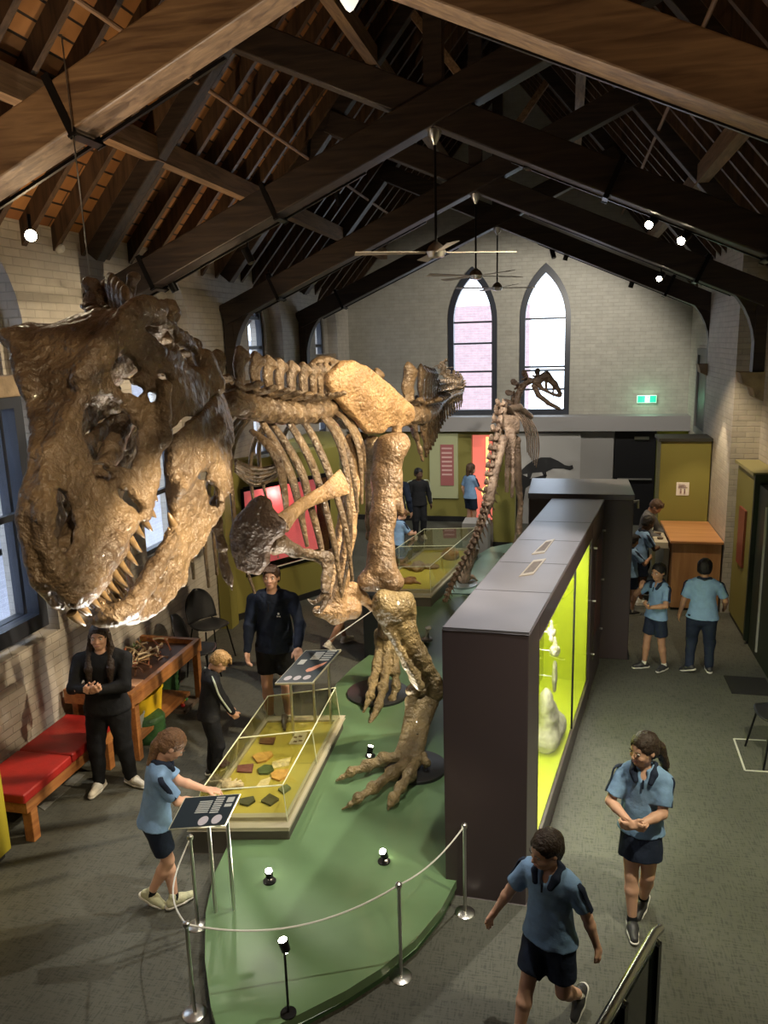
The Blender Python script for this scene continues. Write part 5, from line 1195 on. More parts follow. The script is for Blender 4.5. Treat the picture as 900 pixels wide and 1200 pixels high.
bone('thigh_bone', chain(px3([(456, 528, 7.75), (452, 560, 7.7), (449, 605, 7.5), (447, 645, 7.35), (447, 672, 7.25)]), [.17, .145, .125, .135, .19], k=.08, flat=((.4, 1, 0), .75))+[E_(B(468, 520, 7.8), (.12, .12, .12), k=.08), E_(B(434, 681, 7.2), (.13, .15, .09), k=.06), E_(B(457, 681, 7.25), (.14, .15, .11), k=.06), C_(B(470, 600, 7.6), B(463, 560, 7.7), .03, .08, k=.05)], FEMC, .014)
bone('thigh_bone', chain(px3([(420, 520, 8.2), (446, 565, 8.3), (452, 612, 8.3), (444, 660, 8.2)]), [.13, .08, .07, .12], k=.06), BONE, .016)
sh = px3([(459, 716, 7.0), (470, 735, 7.05), (488, 768, 7.15), (504, 800, 7.25)])
bone('shin_bone', [E_(B(450, 706, 6.95), (.12, .14, .12), k=.07), E_(B(472, 708, 7.05), (.11, .13, .12), k=.07)]+chain(sh, [.16, .10, .085, .12], k=.06)+chain(px3([(446, 712, 6.9), (456, 738, 6.9), (476, 778, 7.0), (492, 803, 7.05)]), [.08, .05, .04, .06], k=.03)+chain(px3([(480, 700, 7.1), (484, 735, 7.1), (500, 772, 7.2), (514, 806, 7.25)]), [.05, .03, .03, .06], k=.03)+
     [E_(B(507, 811, 7.25), (.12, .11, .09), k=.05), E_(B(488, 809, 7.15), (.11, .1, .08), k=.05), C_(B(514, 812, 7.3), B(522, 800, 7.4), .05, .03)], BONEF, .013, ((.035, 7), (.018, 18)))
bone('shin_bone', chain(px3([(452, 690, 8.1), (450, 715, 8.3), (452, 740, 8.4)]), [.13, .07, .09]), BONE, .014)
gj = [V(*G(470, 885, .26)), V(*G(477, 893, .24)), V(*G(487, 890, .26))]
ank = [B(484, 822, 7.1), B(494, 823, 7.15), B(505, 822, 7.2)]
bone('foot_bone', sum([chain([ank[i], lerp(ank[i], gj[i], .5), gj[i]], [.075, .052, .072], k=.025) for i in range(3)], [])+[C_(ank[0], ank[2], .07, .07, k=.05)], BONEF, .012)
def toe(pts, r, nm='toe', m=BONEF):
    C = spline(pts, 3); pr = []
    for i in range(len(pts)-1):
        f = 1-.16*i; a, b = V(*pts[i]), V(*pts[i+1]); pr += [C_(a, lerp(a, b, .5), r*f, r*f*.72, k=.02), C_(lerp(a, b, .5), b, r*f*.72, r*f*.95 if i < len(pts)-2 else r*.16, k=.02)]
        if i < len(pts)-2: pr.append(E_(b+V(0, 0, .01), (r*f, r*f, r*f*1.05), k=.02))
    bone(nm, pr, m, .009, ((.016, 16), (.01, 36)))
for l in ([(470, 886, .26), (450, 890, .24), (430, 898, .22), (411, 905, .22), (393, 916, .15)], [(477, 894, .25), (459, 907, .24), (437, 924, .23), (419, 936, .22), (401, 949, .15)], [(487, 891, .26), (480, 909, .24), (469, 924, .23), (461, 936, .21), (455, 948, .15)]):
    toe([G(x, y, z) for x, y, z in l], .066)
toe([G(497, 885, .3), G(500, 894, .26), G(498, 901, .2)], .035)
fm = [B(441, 786, 8.25), B(452, 786, 8.25), B(463, 788, 8.3)]; fk = [B(446, 742, 8.5), B(454, 742, 8.5), B(462, 744, 8.5)]
bone('foot_bone', sum([chain([fk[i], lerp(fk[i], fm[i], .5), fm[i]], [.075, .05, .065], k=.02) for i in range(3)], []), BONEF, .013)
toe([fm[0], B(437, 800, 8.1), B(434, 816, 7.9), B(425, 836, 7.75)], .06); toe([fm[1], B(449, 806, 8.05), B(444, 826, 7.8), B(431, 853, 7.48)], .066); toe([fm[2], B(464, 806, 8.2), B(459, 822, 8.05), B(455, 830, 7.95)], .055)
# steel support discs under the feet
for (x, y, r, lab) in ((487, 900, .30, 'black steel base disc under the near foot of the skeleton'), (443, 813, .36, 'black steel base disc under the far foot of the skeleton')):
    c = G(x, y, .13); tag(obj('base_disc', MB(True).lathe([(r, 0), (r, .028), (r-.01, .034), (.02, .036)], c, 48), mat('gunmetal', (.045, .045, .045), .4, .5)), lab, 'base')
    obj('support_rod', MB(True).tube([c+V(0, .05, .0), c+V(0, .12, .3)], .02, 8), BLK, DINO)

# ================================================================== the smaller skeleton, seen from behind
D2 = thing('dinosaur_skeleton', 'smaller brown dinosaur skeleton further back, skull dark against the right lancet', 'dinosaur skeleton', (-1.3, 13.3, .14))
B2M = bone_mat('rosy_bone', (.17, .11, .075), (.40, .28, .20), .45)
def bone2(name, prims, m=B2M, h=.014): return bone(name, prims, m, h, ((.012, 14),), D2)
string('tail', px3([(590, 478, 13.6), (583, 510, 13.2), (577, 550, 12.9), (572, 590, 12.6), (560, 628, 12.2), (543, 660, 11.9), (528, 690, 11.7), (519, 715, 11.6)]), .24, .75, .3, D2, up=(-.5, -1, .2), m=B2M, maxn=40)
string('neck', px3([(594, 480, 13.7), (605, 490, 14.0), (606, 470, 14.3), (611, 455, 14.4), (620, 447, 14.4), (630, 446, 14.4)]), .24, .8, .6, D2, up=(-1, 0, .5), m=BONEC)
bone2('rib_cage_spine', chain(px3([(594, 480, 13.8), (608, 478, 14.2), (622, 488, 14.6)]), [.07, .07, .05]), h=.012)
for i in range(7):
    a = i*5.2; Y = 13.8+i*.14
    C = spline(px3([(600+i*3.2, 482+i*.8, Y), (611+i*3, 493+i*2, Y-.1), (617+i*2.4, 512+i*2.4, Y-.1), (618+i*1.7, 530+i*3, Y)]), 6)
    obj('rib', MB(True).ribbon(C, [.028, .035, .02], [.012, .014, .01], V(1, 0, 0), 8), B2M, D2)
    C = spline(px3([(600+i*1.0, 484, Y), (592-i*1.0, 496, Y-.1), (589+i*.6, 515, Y), (592+i, 528, Y)]), 6)
    obj('rib', MB(True).ribbon(C, [.028, .035, .02], [.012, .014, .01], V(1, 0, 0), 8), B2M, D2)
sk = lambda x, y, Y=14.3: B(x, y, Y)
bone2('skull', chain([sk(628, 447), sk(640, 440), sk(650, 450), sk(657, 461)], [.07, .07, .055, .03], k=.03, flat=((0, 1, 0), .8))+chain([sk(628, 447), sk(636, 456), sk(648, 462), sk(656, 464)], [.06, .03, .025, .03], k=.02)+
      chain([sk(640, 442), sk(640, 457)], [.025, .02], k=.01)+chain([sk(649, 450), sk(648, 461)], [.02, .02], k=.01), BONEC, .009)
bone2('lower_jaw', chain([sk(626, 452), sk(631, 463), sk(642, 472), sk(655, 479)], [.05, .045, .04, .03], k=.02, flat=((0, 1, 0), .7)), BONEC, .009)
for x in range(5): ob = obj('tooth', MB(True).tube([sk(643+3*x, 464), sk(642+3*x, 468)], [.012, .002], 6), BONEC, D2)
hip = B(598, 500, 13.3)
plate2 = bone2('hip_blade', [C_(B(588, 494, 13.3), B(606, 498, 13.5), .12, .16, k=.04, flat=((1, 0, 0), .3)), C_(B(596, 505, 13.3), B(594, 575, 13.3), .06, .035, k=.05), C_(B(602, 505, 13.3), B(600, 582, 13.2), .05, .03, k=.05)])
bone2('thigh_bone', chain(px3([(590, 515, 13.2), (583, 545, 12.9), (573, 585, 12.6)]), [.085, .055, .09], k=.05))
bone2('shin_bone', chain(px3([(573, 588, 12.6), (563, 612, 12.5), (553, 640, 12.45)]), [.09, .05, .06], k=.04))
fj = G(541, 680, .22)
bone2('foot_bone', chain([B(554, 645, 12.45), lerp(B(554, 645, 12.45), fj, .5), fj], [.06, .04, .055], k=.03)+chain([B(558, 646, 12.4), lerp(B(558, 646, 12.4), fj+V(.08, 0, 0), .5), fj+V(.08, 0, 0)], [.045, .03, .045], k=.03))
for dx, dy in ((-.22, .25), (-.02, .38), (.22, .28)): bone2('toe', chain([fj+V(.02, 0, -.02), fj+V(.02+dx*.6, dy*.6, .02), fj+V(.02+dx, dy, -.09)], [.05, .035, .012], k=.02), h=.010)
bone2('thigh_bone', chain(px3([(598, 508, 13.5), (606, 516, 13.6), (607, 560, 13.7)]), [.08, .055, .07], k=.05))
bone2('shin_bone', chain(px3([(607, 562, 13.7), (610, 590, 13.8), (608, 622, 13.9)]), [.07, .045, .06], k=.04))
rj = G(600, 650, .2)
bone2('foot_bone', chain([B(608, 624, 13.9), rj], [.055, .045], k=.03)); bone2('toe', chain([rj, rj+V(-.2, .3, -.08)], [.045, .015])+chain([rj, rj+V(.05, .35, -.08)], [.045, .015]), h=.011)
tag(obj('base_disc', MB(True).lathe([(.26, 0), (.26, .03), (.02, .035)], fj-V(0, 0, fj[2]-.14), 40), mat('pale_steel_disc', (.32, .35, .34), .3, .6)), 'pale base disc under the foot of the smaller skeleton', 'base')
obj('support_rod', MB(True).tube([V(fj[0], fj[1]+.1, .14), B(596, 505, 13.4)], .02, 8), CHR, D2)
# ================================================================== people
SKINS = {'fair': mat('skin_fair', (.62, .36, .25), .5, spec=.35), 'tan': mat('skin_tan', (.40, .22, .14), .5, spec=.35), 'dark': mat('skin_dark', (.10, .055, .035), .5, spec=.35)}
def cloth(name, col, **k): return mat(name, col, .8, noise=.12, nscale=18, bump=.25, bscale=30, spec=.2, **k)
SKY_ = cloth('sky_blue_polo', (.20, .33, .53)); NAVYC = cloth('navy_cloth', (.018, .026, .05)); BLKC = cloth('black_cloth', (.014, .015, .018)); STRIPE = cloth('pale_stripe', (.55, .62, .55))
HAIRS = {'brown': (.075, .040, .022), 'dark': (.035, .021, .014), 'blond': (.36, .22, .09), 'lightbrown': (.19, .10, .05), 'white': (.6, .58, .52), 'black': (.012, .010, .010)}
HM = {k: mat('hair_'+k, c, .45, noise=.35, nscale=60, bump=.5, bscale=90, spec=.4) for k, c in HAIRS.items()}
SHOEW = mat('white_shoe', (.62, .60, .54), .5, bump=.3); SHOEB = mat('black_shoe', (.03, .03, .033), .5); SOLE = mat('pale_sole', (.65, .63, .58), .5); SHOEC = mat('cream_trainer', (.50, .50, .33), .6, bump=.4)
EYEM = mat('eye_dark', (.03, .02, .015), .2); EYEW = mat('eye_white', (.6, .57, .54), .3); LIP = mat('lips', (.42, .17, .14), .5); BROW = mat('brow', (.05, .03, .02), .8)
def RZ(a): c, s = math.cos(a), math.sin(a); return np.array([[c, -s, 0], [s, c, 0], [0, 0, 1]])
def RX(a): c, s = math.cos(a), math.sin(a); return np.array([[1, 0, 0], [0, c, -s], [0, s, c]])
def RY(a): c, s = math.cos(a), math.sin(a); return np.array([[c, 0, s], [0, 1, 0], [-s, 0, c]])
def ik(a, b, l1, l2, pole):
    d = b-a; L = np.linalg.norm(d); mx = (l1+l2)*.999
    if L > mx: b = a+d/L*mx; d = b-a; L = mx
    x = (l1*l1-l2*l2+L*L)/(2*L); h = math.sqrt(max(0, l1*l1-x*x)); u_ = d/L; p = V(*pole); p = unit(p-u_*(p@u_)); return a+u_*x+p*h, b
def person(name, label, at, face, H, top='polo', bottom='shorts', hair=('short', 'brown'), skin='fair', shoes='white', group=None,
           head=(0, 0), lean=0.0, twist=0.0, feet=None, hands=None, hs=None, res=.0075, curl=(.5, .5), wide=1.0, cat='person', topm=None, botm=None, elbow=None, carry=None, sock=True, nvec=None):
    """at = floor point between the feet, face = heading (0 looks along +Y, +90deg looks to -X); lengths in units of H"""
    at = V(*at); R = RZ(math.radians(face)); W_ = lambda p: at+R@(V(*p)*H)
    t = thing(name, label, cat, at, group)
    hs = hs or (.130 if H > 1.6 else .150)
    feet = feet or {'L': ((-.055, 0, .04), 8, 0), 'R': ((.055, 0, .04), -8, 0)}
    pel = V(*(np.mean([feet['L'][0][:2], feet['R'][0][:2]], 0)), .515) if feet else V(0, 0, .515)
    Rl = RX(-lean); cz = lambda z: pel+Rl@V(0, 0, z-.515)
    tw = RZ(twist); sw = (.105 if H > 1.6 else .096)*wide; chest = cz(.76)
    sh = {'L': cz(.80)+tw@V(-sw, 0, 0), 'R': cz(.80)+tw@V(sw, 0, 0)}
    hip = {'L': pel+V(-.047*wide, 0, 0), 'R': pel+V(.047*wide, 0, 0)}
    hands = hands or {}; J = {}
    for s, sg in (('L', -1), ('R', 1)):
        wr = V(*hands.get(s, (sg*.15*wide, .03, .50))); el, wr = ik(sh[s], wr, .165, .15, (elbow or {}).get(s, (sg*.5, -1, -.2))); J['e'+s], J['w'+s] = el, wr
        ft = feet[s]; kn, an = ik(hip[s], V(*ft[0]), .245, .235, (sg*.12, 1, 0)); J['k'+s], J['a'+s] = kn, an
    nk = cz(.835); hb = nk+Rl@V(0, .012, .030)
    hR = Rl@RZ(head[0])@RX(-head[1]); hd = lambda p: hb+hR@(V(*p)*hs)
    HR = R@hR; sc = lambda r: tuple(np.array(r)*hs*H)
    w = wide; f = []
    def cp(a, b, ra, rb=None, k=.02, flat=None, op='+'): f.append(C_(W_(a), W_(b), ra*H, (rb if rb is not None else ra)*H, k=k*H, op=op, flat=flat))
    fy = R@tw@Rl@V(0, 1, 0)
    # body: torso, neck, limbs, hands and head grown as one surface
    cp(cz(.545), cz(.62), .078*w, .068*w, .03, (fy, .68)); cp(cz(.62), cz(.755), .068*w, .082*w, .03, (fy, .66)); cp(sh['L']*.8+sh['R']*.2-V(0, 0, .01), sh['R']*.8+sh['L']*.2-V(0, 0, .01), .040, .040, .03)
    cp(cz(.80), hb+V(0, 0, .02), .034, .028, .02)
    for s in 'LR':
        cp(sh[s]-V(0, 0, .008), J['e'+s], .030*w, .023, .02); cp(J['e'+s], lerp(J['e'+s], J['w'+s], .3), .023, .0235, .01); cp(lerp(J['e'+s], J['w'+s], .3), J['w'+s], .0235, .015, .01)
        cp(hip[s], J['k'+s], .052*w, .032, .02); cp(J['k'+s], lerp(J['k'+s], J['a'+s], .3), .031, .033, .01); cp(lerp(J['k'+s], J['a'+s], .3), J['a'+s], .033, .019, .01)
        sg = -1 if s == 'L' else 1; d = unit(J['w'+s]-J['e'+s])
        if nvec and s in nvec: d = unit(V(*nvec[s][0])); n_ = V(*nvec[s][1])
        else: n_ = V(-sg, .2, 0)
        n_ = unit(n_-d*(n_@d)); sd = np.cross(n_, d)*sg*-1       # thumb side
        if nvec is None or s not in nvec: sd = sd if sd[1] > 0 else -sd
        wr = J['w'+s]; hl = .052; cp(wr, wr+d*.02, .015, .017, .006); cp(wr+d*.018+sd*.008, wr+d*.046+sd*.012, .017, .015, .008, (R@n_, .55)); cp(wr+d*.018-sd*.008, wr+d*.042-sd*.012, .016, .014, .008, (R@n_, .55))
        c = curl[0 if s == 'L' else 1]
        for k, (o_, L) in enumerate(((.018, .040), (.006, .045), (-.006, .042), (-.018, .034))):
            b0 = wr+d*(.050-.002*abs(k-1))+sd*o_; d1 = unit(d*math.cos(c*.5)+n_*math.sin(c*.5)); d2 = unit(d*math.cos(c*1.7)+n_*math.sin(c*1.7))
            b1 = b0+d1*L*.5; b2 = b1+d2*L*.5; rr = max(.0058, .0072/H*.98); cp(b0-d*.012, b1, rr, rr*.95, .002); cp(b1, b2, rr*.95, rr*.8, .002)
        b0 = wr+d*.014+sd*.014; b1 = b0+unit(sd*.7+d*.7+n_*.3*c)*.026; b2 = b1+unit(sd*.25+d+n_*.6*c)*.022; rr = max(.0068, .0082/H); cp(b0, b1, rr*1.2, rr, .006); cp(b1, b2, rr, rr*.8, .003)
    Wh = lambda p: W_(hd(p))
    def he(p, r, k=.05, op='+', RR=None): f.append(E_(Wh(p), sc(r), HR if RR is None else RR, k=k*hs*H, op=op))
    he((0, -.06, .62), (.355, .44, .375), .08); he((0, .11, .40), (.29, .31, .37), .12); he((0, .25, .10), (.15, .14, .11), .12); he((0, .06, .2), (.23, .25, .16), .12)
    f.append(C_(Wh((0, .395, .50)), Wh((0, .475, .36)), .03*hs*H, .055*hs*H, k=.05*hs*H)); he((-.055, .42, .335), (.04, .04, .035), .03); he((.055, .42, .335), (.04, .04, .035), .03)
    for s in (-1, 1):
        he((s*.15, .43, .49), (.08, .045, .045), .05, '-')
        he((s*.35, -.02, .45), (.045, .085, .12), .03); he((s*.18, .30, .34), (.09, .09, .08), .08)
    he((0, .385, .215), (.11, .05, .03), .03); he((0, .375, .165), (.09, .05, .032), .03)
    noise_b = None
    obj('body', surface(f, res, noise_b), SKINS[skin], t)
    # face details
    if res < .010:
        e = MB(True); p = MB(True); b_ = MB(True)
        for s in (-1, 1):
            e.ball(Wh((s*.15, .365, .49)), .045*hs*H, 10, 8); p.ball(Wh((s*.15, .398, .49)), .022*hs*H, 8, 6)
            b_.tube([Wh((s*.07, .435, .565)), Wh((s*.15, .43, .60)), Wh((s*.24, .375, .57))], .015*hs*H, 6)
        obj('eyes', e, EYEW, t); obj('pupils', p, EYEM, t); obj('eyebrows', b_, HM[hair[1]] if hair[1] != 'white' else BROW, t)
        obj('lips', MB(True).tube([Wh((-.11, .40, .20)), Wh((-.04, .435, .205)), Wh((.04, .435, .205)), Wh((.11, .40, .20))], [.008*hs*H, .02*hs*H, .02*hs*H, .008*hs*H], 8), LIP, t)
    # hair
    g = []; K = hs*H
    g.append(E_(Wh((0, -.075, .635)), sc((.40, .48, .42)), HR, k=.05*K))
    g.append(E_(Wh((0, -.16, .42)), sc((.385, .36, .33)), HR, k=.05*K))
    g.append(E_(Wh((0, .48, .30)), sc((.37, .40, .46)), HR, k=.04*K, op='-'))
    hx = HR@V(0, 0, -1); bk = HR@V(0, -1, 0)
    st = hair[0]
    if st in ('short', 'crop'):
        if st == 'short':
            for j in range(9): a = -1+j*.25; g.append(C_(Wh((a*.28, .2, .95)), Wh((a*.30+.05, .40, .80)), .07*K, .03*K, k=.05*K))
        g.append(E_(Wh((.36, .08, .28)), sc((.14, .16, .20)), HR, k=.03*K, op='-')); g.append(E_(Wh((-.36, .08, .28)), sc((.14, .16, .20)), HR, k=.03*K, op='-'))
        g.append(H_(Wh((0, -.3, .18)), R@hR@V(0, .35, -1)))
    elif st == 'tail':
        g.append(E_(Wh((.36, .05, .22)), sc((.14, .2, .22)), HR, k=.03*K, op='-')); g.append(E_(Wh((-.36, .05, .22)), sc((.14, .2, .22)), HR, k=.03*K, op='-'))
        b0 = Wh((0, -.50, .55)); g.append(E_(b0, (.11*K, .11*K, .11*K), k=.05*K))
        dn = R@(hair[2] if len(hair) > 2 else V(0, -.5, -1)); dn = unit(dn)
        g += [C_(b0, b0+dn*.35*K, .13*K, .19*K, k=.05*K), C_(b0+dn*.35*K, b0+dn*.8*K+V(0, 0, -.25*K), .19*K, .14*K, k=.05*K), C_(b0+dn*.8*K+V(0, 0, -.25*K), b0+dn*.9*K+V(0, 0, -.75*K), .13*K, .05*K, k=.05*K)]
    elif st == 'long':
        for s in (-1, 1):
            g += [C_(Wh((s*.36, -.08, .55)), Wh((s*.42, .0, -.05)), .10*K, .13*K, k=.05*K), C_(Wh((s*.42, 0, -.05)), W_(cz(.76)+V(s*.060, .068, 0)), .15*K, .16*K, k=.06*K), C_(W_(cz(.76)+V(s*.060, .068, 0)), W_(cz(.655)+V(s*.055, .085, 0)), .16*K, .06*K, k=.06*K)]
        g += [C_(Wh((0, -.35, .4)), W_(cz(.78)+V(0, -.06, 0)), .3*K, .28*K, k=.1*K), C_(W_(cz(.78)+V(0, -.06, 0)), W_(cz(.70)+V(0, -.07, 0)), .26*K, .12*K, k=.1*K)]
    elif st == 'bob':
        g += [C_(Wh((.3, -.05, .4)), Wh((.33, -.05, .02)), .13*K, .1*K, k=.06*K), C_(Wh((-.3, -.05, .4)), Wh((-.33, -.05, .02)), .13*K, .1*K, k=.06*K), C_(Wh((0, -.3, .4)), Wh((0, -.32, -.1)), .25*K, .2*K, k=.08*K)]
    obj('hair', surface(g, res, ((.035*K, 60), (.03*K, 130))), HM[hair[1]], t)
    # top
    c = []; dl = .012/H
    def cutbox(a, b, t_):          # squares off a sleeve or trouser leg beyond t_
        d = unit(b-a); x = unit(np.cross(d, V(.31, .9, .2))); y = np.cross(d, x); o_ = lerp(a, b, t_)+d*.05
        return X_(W_(o_), (.062*H, .062*H, .05*H), R@np.stack([x, y, d], 1), k=.004*H, op='-')
    def cc(a, b, ra, rb=None, k=.02, flat=None): c.append(C_(W_(a), W_(b), ra*H, (rb if rb is not None else ra)*H, k=k*H, flat=flat))
    tm = topm or {'polo': SKY_, 'hoodie': NAVYC, 'jacket': BLKC, 'jumper': BLKC}[top]
    lo_ = .50 if top == 'polo' else .485
    cc(cz(lo_-.03), cz(.62), .092*w, .078*w+dl, .03, (fy, .74)); cc(cz(.62), cz(.755), .078*w+dl, .088*w+dl, .03, (fy, .70)); cc(lerp(sh['L'], sh['R'], .22), lerp(sh['R'], sh['L'], .22), .040+dl, .040+dl, .03); cc(cz(.79), cz(.825), .05, .036+dl, .02)
    for s in 'LR':
        if top == 'polo': cc(sh[s]-V(0, 0, .010), lerp(sh[s], J['e'+s], .95), .030*w+dl*.6, .036+dl*.6, .02)
        else: cc(sh[s]-V(0, 0, .010), J['e'+s], .030*w+dl, .027+dl, .02); cc(J['e'+s], lerp(J['e'+s], J['w'+s], .93), .027+dl, .020+dl*.6, .015)
    c.append(H_(W_(cz(lo_)), R@Rl@V(0, 0, -1)))
    for s in 'LR':
        if top == 'polo': c.append(cutbox(sh[s], J['e'+s], .78))
    c.append(E_(W_(cz(.85)+V(0, .01, 0)), (.036*H, .036*H, .03*H), R, k=.01*H, op='-'))
    if top != 'polo': cc(cz(.50), cz(.60), .106*w+dl, .084*w+dl, .03, (fy, .74)); c.append(H_(W_(cz(lo_)), R@Rl@V(0, 0, -1)))
    if top == 'polo': cc(cz(.505), cz(.60), (.112 if bottom != 'skirt' else .104)*w+dl, .084*w+dl, .03, (fy, .72)); c.append(H_(W_(cz(lo_)), R@Rl@V(0, 0, -1))); c.append(E_(W_(cz(.825)+V(0, .065, 0)), (.018*H, .034*H, .034*H), R, k=.008*H, op='-'))
    shirt = obj('polo_shirt' if top == 'polo' else top, surface(c, res, ((.016, 7), (.008, 22))), tm, t)
    if top == 'polo':      # navy collar, placket and sleeve stripe
        k_ = []
        for s in (-1, 1):
            k_ += [C_(W_(cz(.852)+V(0, -.046, 0)), W_(cz(.850)+V(s*.046, -.010, 0)), .012*H, .014*H, k=.01*H), C_(W_(cz(.850)+V(s*.046, -.010, 0)), W_(cz(.826)+V(s*.046, .040, 0)), .015*H, .019*H, k=.01*H),
                   C_(W_(cz(.826)+V(s*.046, .040, 0)), W_(cz(.795)+V(s*.034, .066, 0)), .019*H, .013*H, k=.008*H)]
        k_.append(C_(W_(cz(.80)+V(0, .070, 0)), W_(cz(.765)+V(0, .074, 0)), .006*H, .005*H))
        obj('collar', surface(k_, min(res, .008)), NAVYC, shirt)
        for s, sg in (('L', -1), ('R', 1)):
            a, b = sh[s], lerp(sh[s], J['e'+s], .78); out_ = unit(np.cross(b-a, V(0, 1, 0)))*-sg; out_ = out_ if out_@V(sg, 0, .8) > 0 else -out_
            P = [W_(cz(.825)+V(sg*.05, 0, .008)), W_(a+out_*(.031*w+dl*.6)), W_(lerp(a, b, .5)+out_*(.031*w+dl*.6)), W_(b+out_*(.033+dl*.6))]
            obj('sleeve_stripe', MB(True).ribbon(spline(P, 4), .014*H, .005*H, R@out_, 8), NAVYC, shirt)
    if top == 'hoodie':
        obj('hood', surface([C_(W_(cz(.82)+V(-.045, .02, 0)), W_(cz(.84)+V(0, -.05, -.01)), .025*H, .035*H, k=.02*H), C_(W_(cz(.82)+V(.045, .02, 0)), W_(cz(.84)+V(0, -.05, -.01)), .025*H, .035*H, k=.02*H), C_(W_(cz(.82)+V(-.045, .02, 0)), W_(cz(.79)+V(-.015, .055, 0)), .024*H, .014*H, k=.02*H), C_(W_(cz(.82)+V(.045, .02, 0)), W_(cz(.79)+V(.015, .055, 0)), .024*H, .014*H, k=.02*H)], res), tm, shirt)
        q = W_(cz(.725)+V(-.045, .070*w+.012, 0)); lg = MB(True).ball(q+V(0, 0, .012), .012, 8, 6); lg.tube([q+R@V(-.02, 0, -.012), q+R@V(.02, 0, -.02)], .004, 5); lg.tube([q+R@V(-.02, 0, -.022), q+R@V(.02, 0, -.010)], .004, 5)
        obj('chest_logo', lg, mat('logo_white', (.7, .7, .68), .5), shirt); obj('drawstring', MB(True).tube([W_(cz(.79)+V(.012, .072*w, 0)), W_(cz(.745)+V(.014, .078*w, 0))], .003*H, 5), BLKC, shirt)
        obj('pocket', surface([C_(W_(cz(.575)+V(-.035, .060, 0)), W_(cz(.575)+V(.035, .060, 0)), .03*H, .03*H, flat=(R@V(0, 1, 0), .4))], res), tm, shirt)
    if top == 'jacket':
        for s, sg in (('L', -1), ('R', 1)):
            a, b = sh[s], J['e'+s]; o1 = unit(V(sg, -.25, .6)); o2 = unit(V(sg, -.4, 0))
            P = [W_(cz(.828)+V(sg*.05, -.01, .012)), W_(a+o1*(.040*w+dl)), W_(lerp(a, b, .5)+o2*(.035*w+dl)), W_(b+o2*(.031+dl)), W_(lerp(b, J['w'+s], .85)+o2*(.024+dl))]
            obj('sleeve_stripe', MB(True).ribbon(spline(P, 5), .007*H, .004*H, R@o2, 8), STRIPE, shirt)
        obj('collar', surface([C_(W_(cz(.83)+V(-.035, 0, 0)), W_(cz(.845)+V(0, -.035, 0)), .014*H), C_(W_(cz(.83)+V(.035, 0, 0)), W_(cz(.845)+V(0, -.035, 0)), .014*H)], res), tm, shirt)
    # bottom
    c = []; bm_ = botm or (NAVYC if top == 'polo' else BLKC)
    cc(cz(.60), cz(.52), .076*w+dl, .086*w+dl, .02, (fy, .74))
    if bottom == 'skirt':
        mid = (J['kL']+J['kR'])/2; e_ = lerp(pel, mid, .62); c += [C_(W_(pel), W_(e_), (.085*w+dl)*H, .105*w*H, k=.02*H, flat=(fy, .78))]; c.append(H_(W_(lerp(pel, mid, .60)), R@unit(mid-pel))); nm = 'skirt'
    else:
        fr = .62 if bottom == 'shorts' else 1
        for s in 'LR':
            if bottom == 'shorts': cc(hip[s], lerp(hip[s], J['k'+s], fr+.12), .054*w+dl, .047*w+dl, .015)
            else: cc(hip[s], J['k'+s], .056*w+dl, .040+dl, .015); cc(J['k'+s], lerp(J['k'+s], J['a'+s], .93), .040+dl, .030+dl*.6, .015)
        nm = 'shorts' if bottom == 'shorts' else 'trousers'
        if bottom == 'shorts':
            for s in 'LR': c.append(cutbox(hip[s], J['k'+s], .72))
    v, q = surface(c, res, ((.014, 8), (.008, 20)))
    o = obj(nm, (v, q), bm_, t)
    # shoes
    sm_ = {'white': SHOEW, 'black': SHOEB, 'cream': SHOEC}[shoes]
    for s in 'LR':
        an = J['a'+s]; yaw, pit = math.radians(feet[s][1]), math.radians(feet[s][2]); FR_ = RZ(yaw)@RX(-pit); q = lambda x, y, z: an+FR_@V(x, y, z)
        pr = [C_(W_(q(0, -.025, -.012)), W_(q(0, .03, -.008)), .024*H, .026*H, k=.01*H), C_(W_(q(0, .03, -.010)), W_(q(0, .095, -.020)), .026*H, .020*H, k=.015*H), C_(W_(q(0, -.01, .0)), W_(q(0, -.008, .025)), .024*H, .022*H, k=.01*H)]
        pr.append(H_(W_(q(0, 0, -.034)), R@FR_@V(0, 0, -1)))
        so = obj('shoe', surface(pr, min(res, .0085)), sm_, t)
        pr = [C_(W_(q(0, -.03, -.024)), W_(q(0, .04, -.024)), .026*H, .028*H, k=.01*H), C_(W_(q(0, .04, -.024)), W_(q(0, .10, -.022)), .028*H, .022*H, k=.01*H), H_(W_(q(0, 0, -.039)), R@FR_@V(0, 0, -1)), H_(W_(q(0, 0, -.024)), R@FR_@V(0, 0, 1))]
        obj('sole', surface(pr, min(res, .0085)), SOLE, so)
        if sock: obj('sock', MB(True).tube([W_(an), W_(lerp(an, J['k'+s], .14))], [.025*H, .024*H], 12), BLKC if bottom != 'shorts' or shoes == 'cream' else SOLE, t)
    if carry: carry(t, W_, J, R)
    return t
SG = 'school children in sky blue polo shirts'
std = dict(L=((-.055, 0, .04), 8, 0), R=((.055, 0, .04), -8, 0))
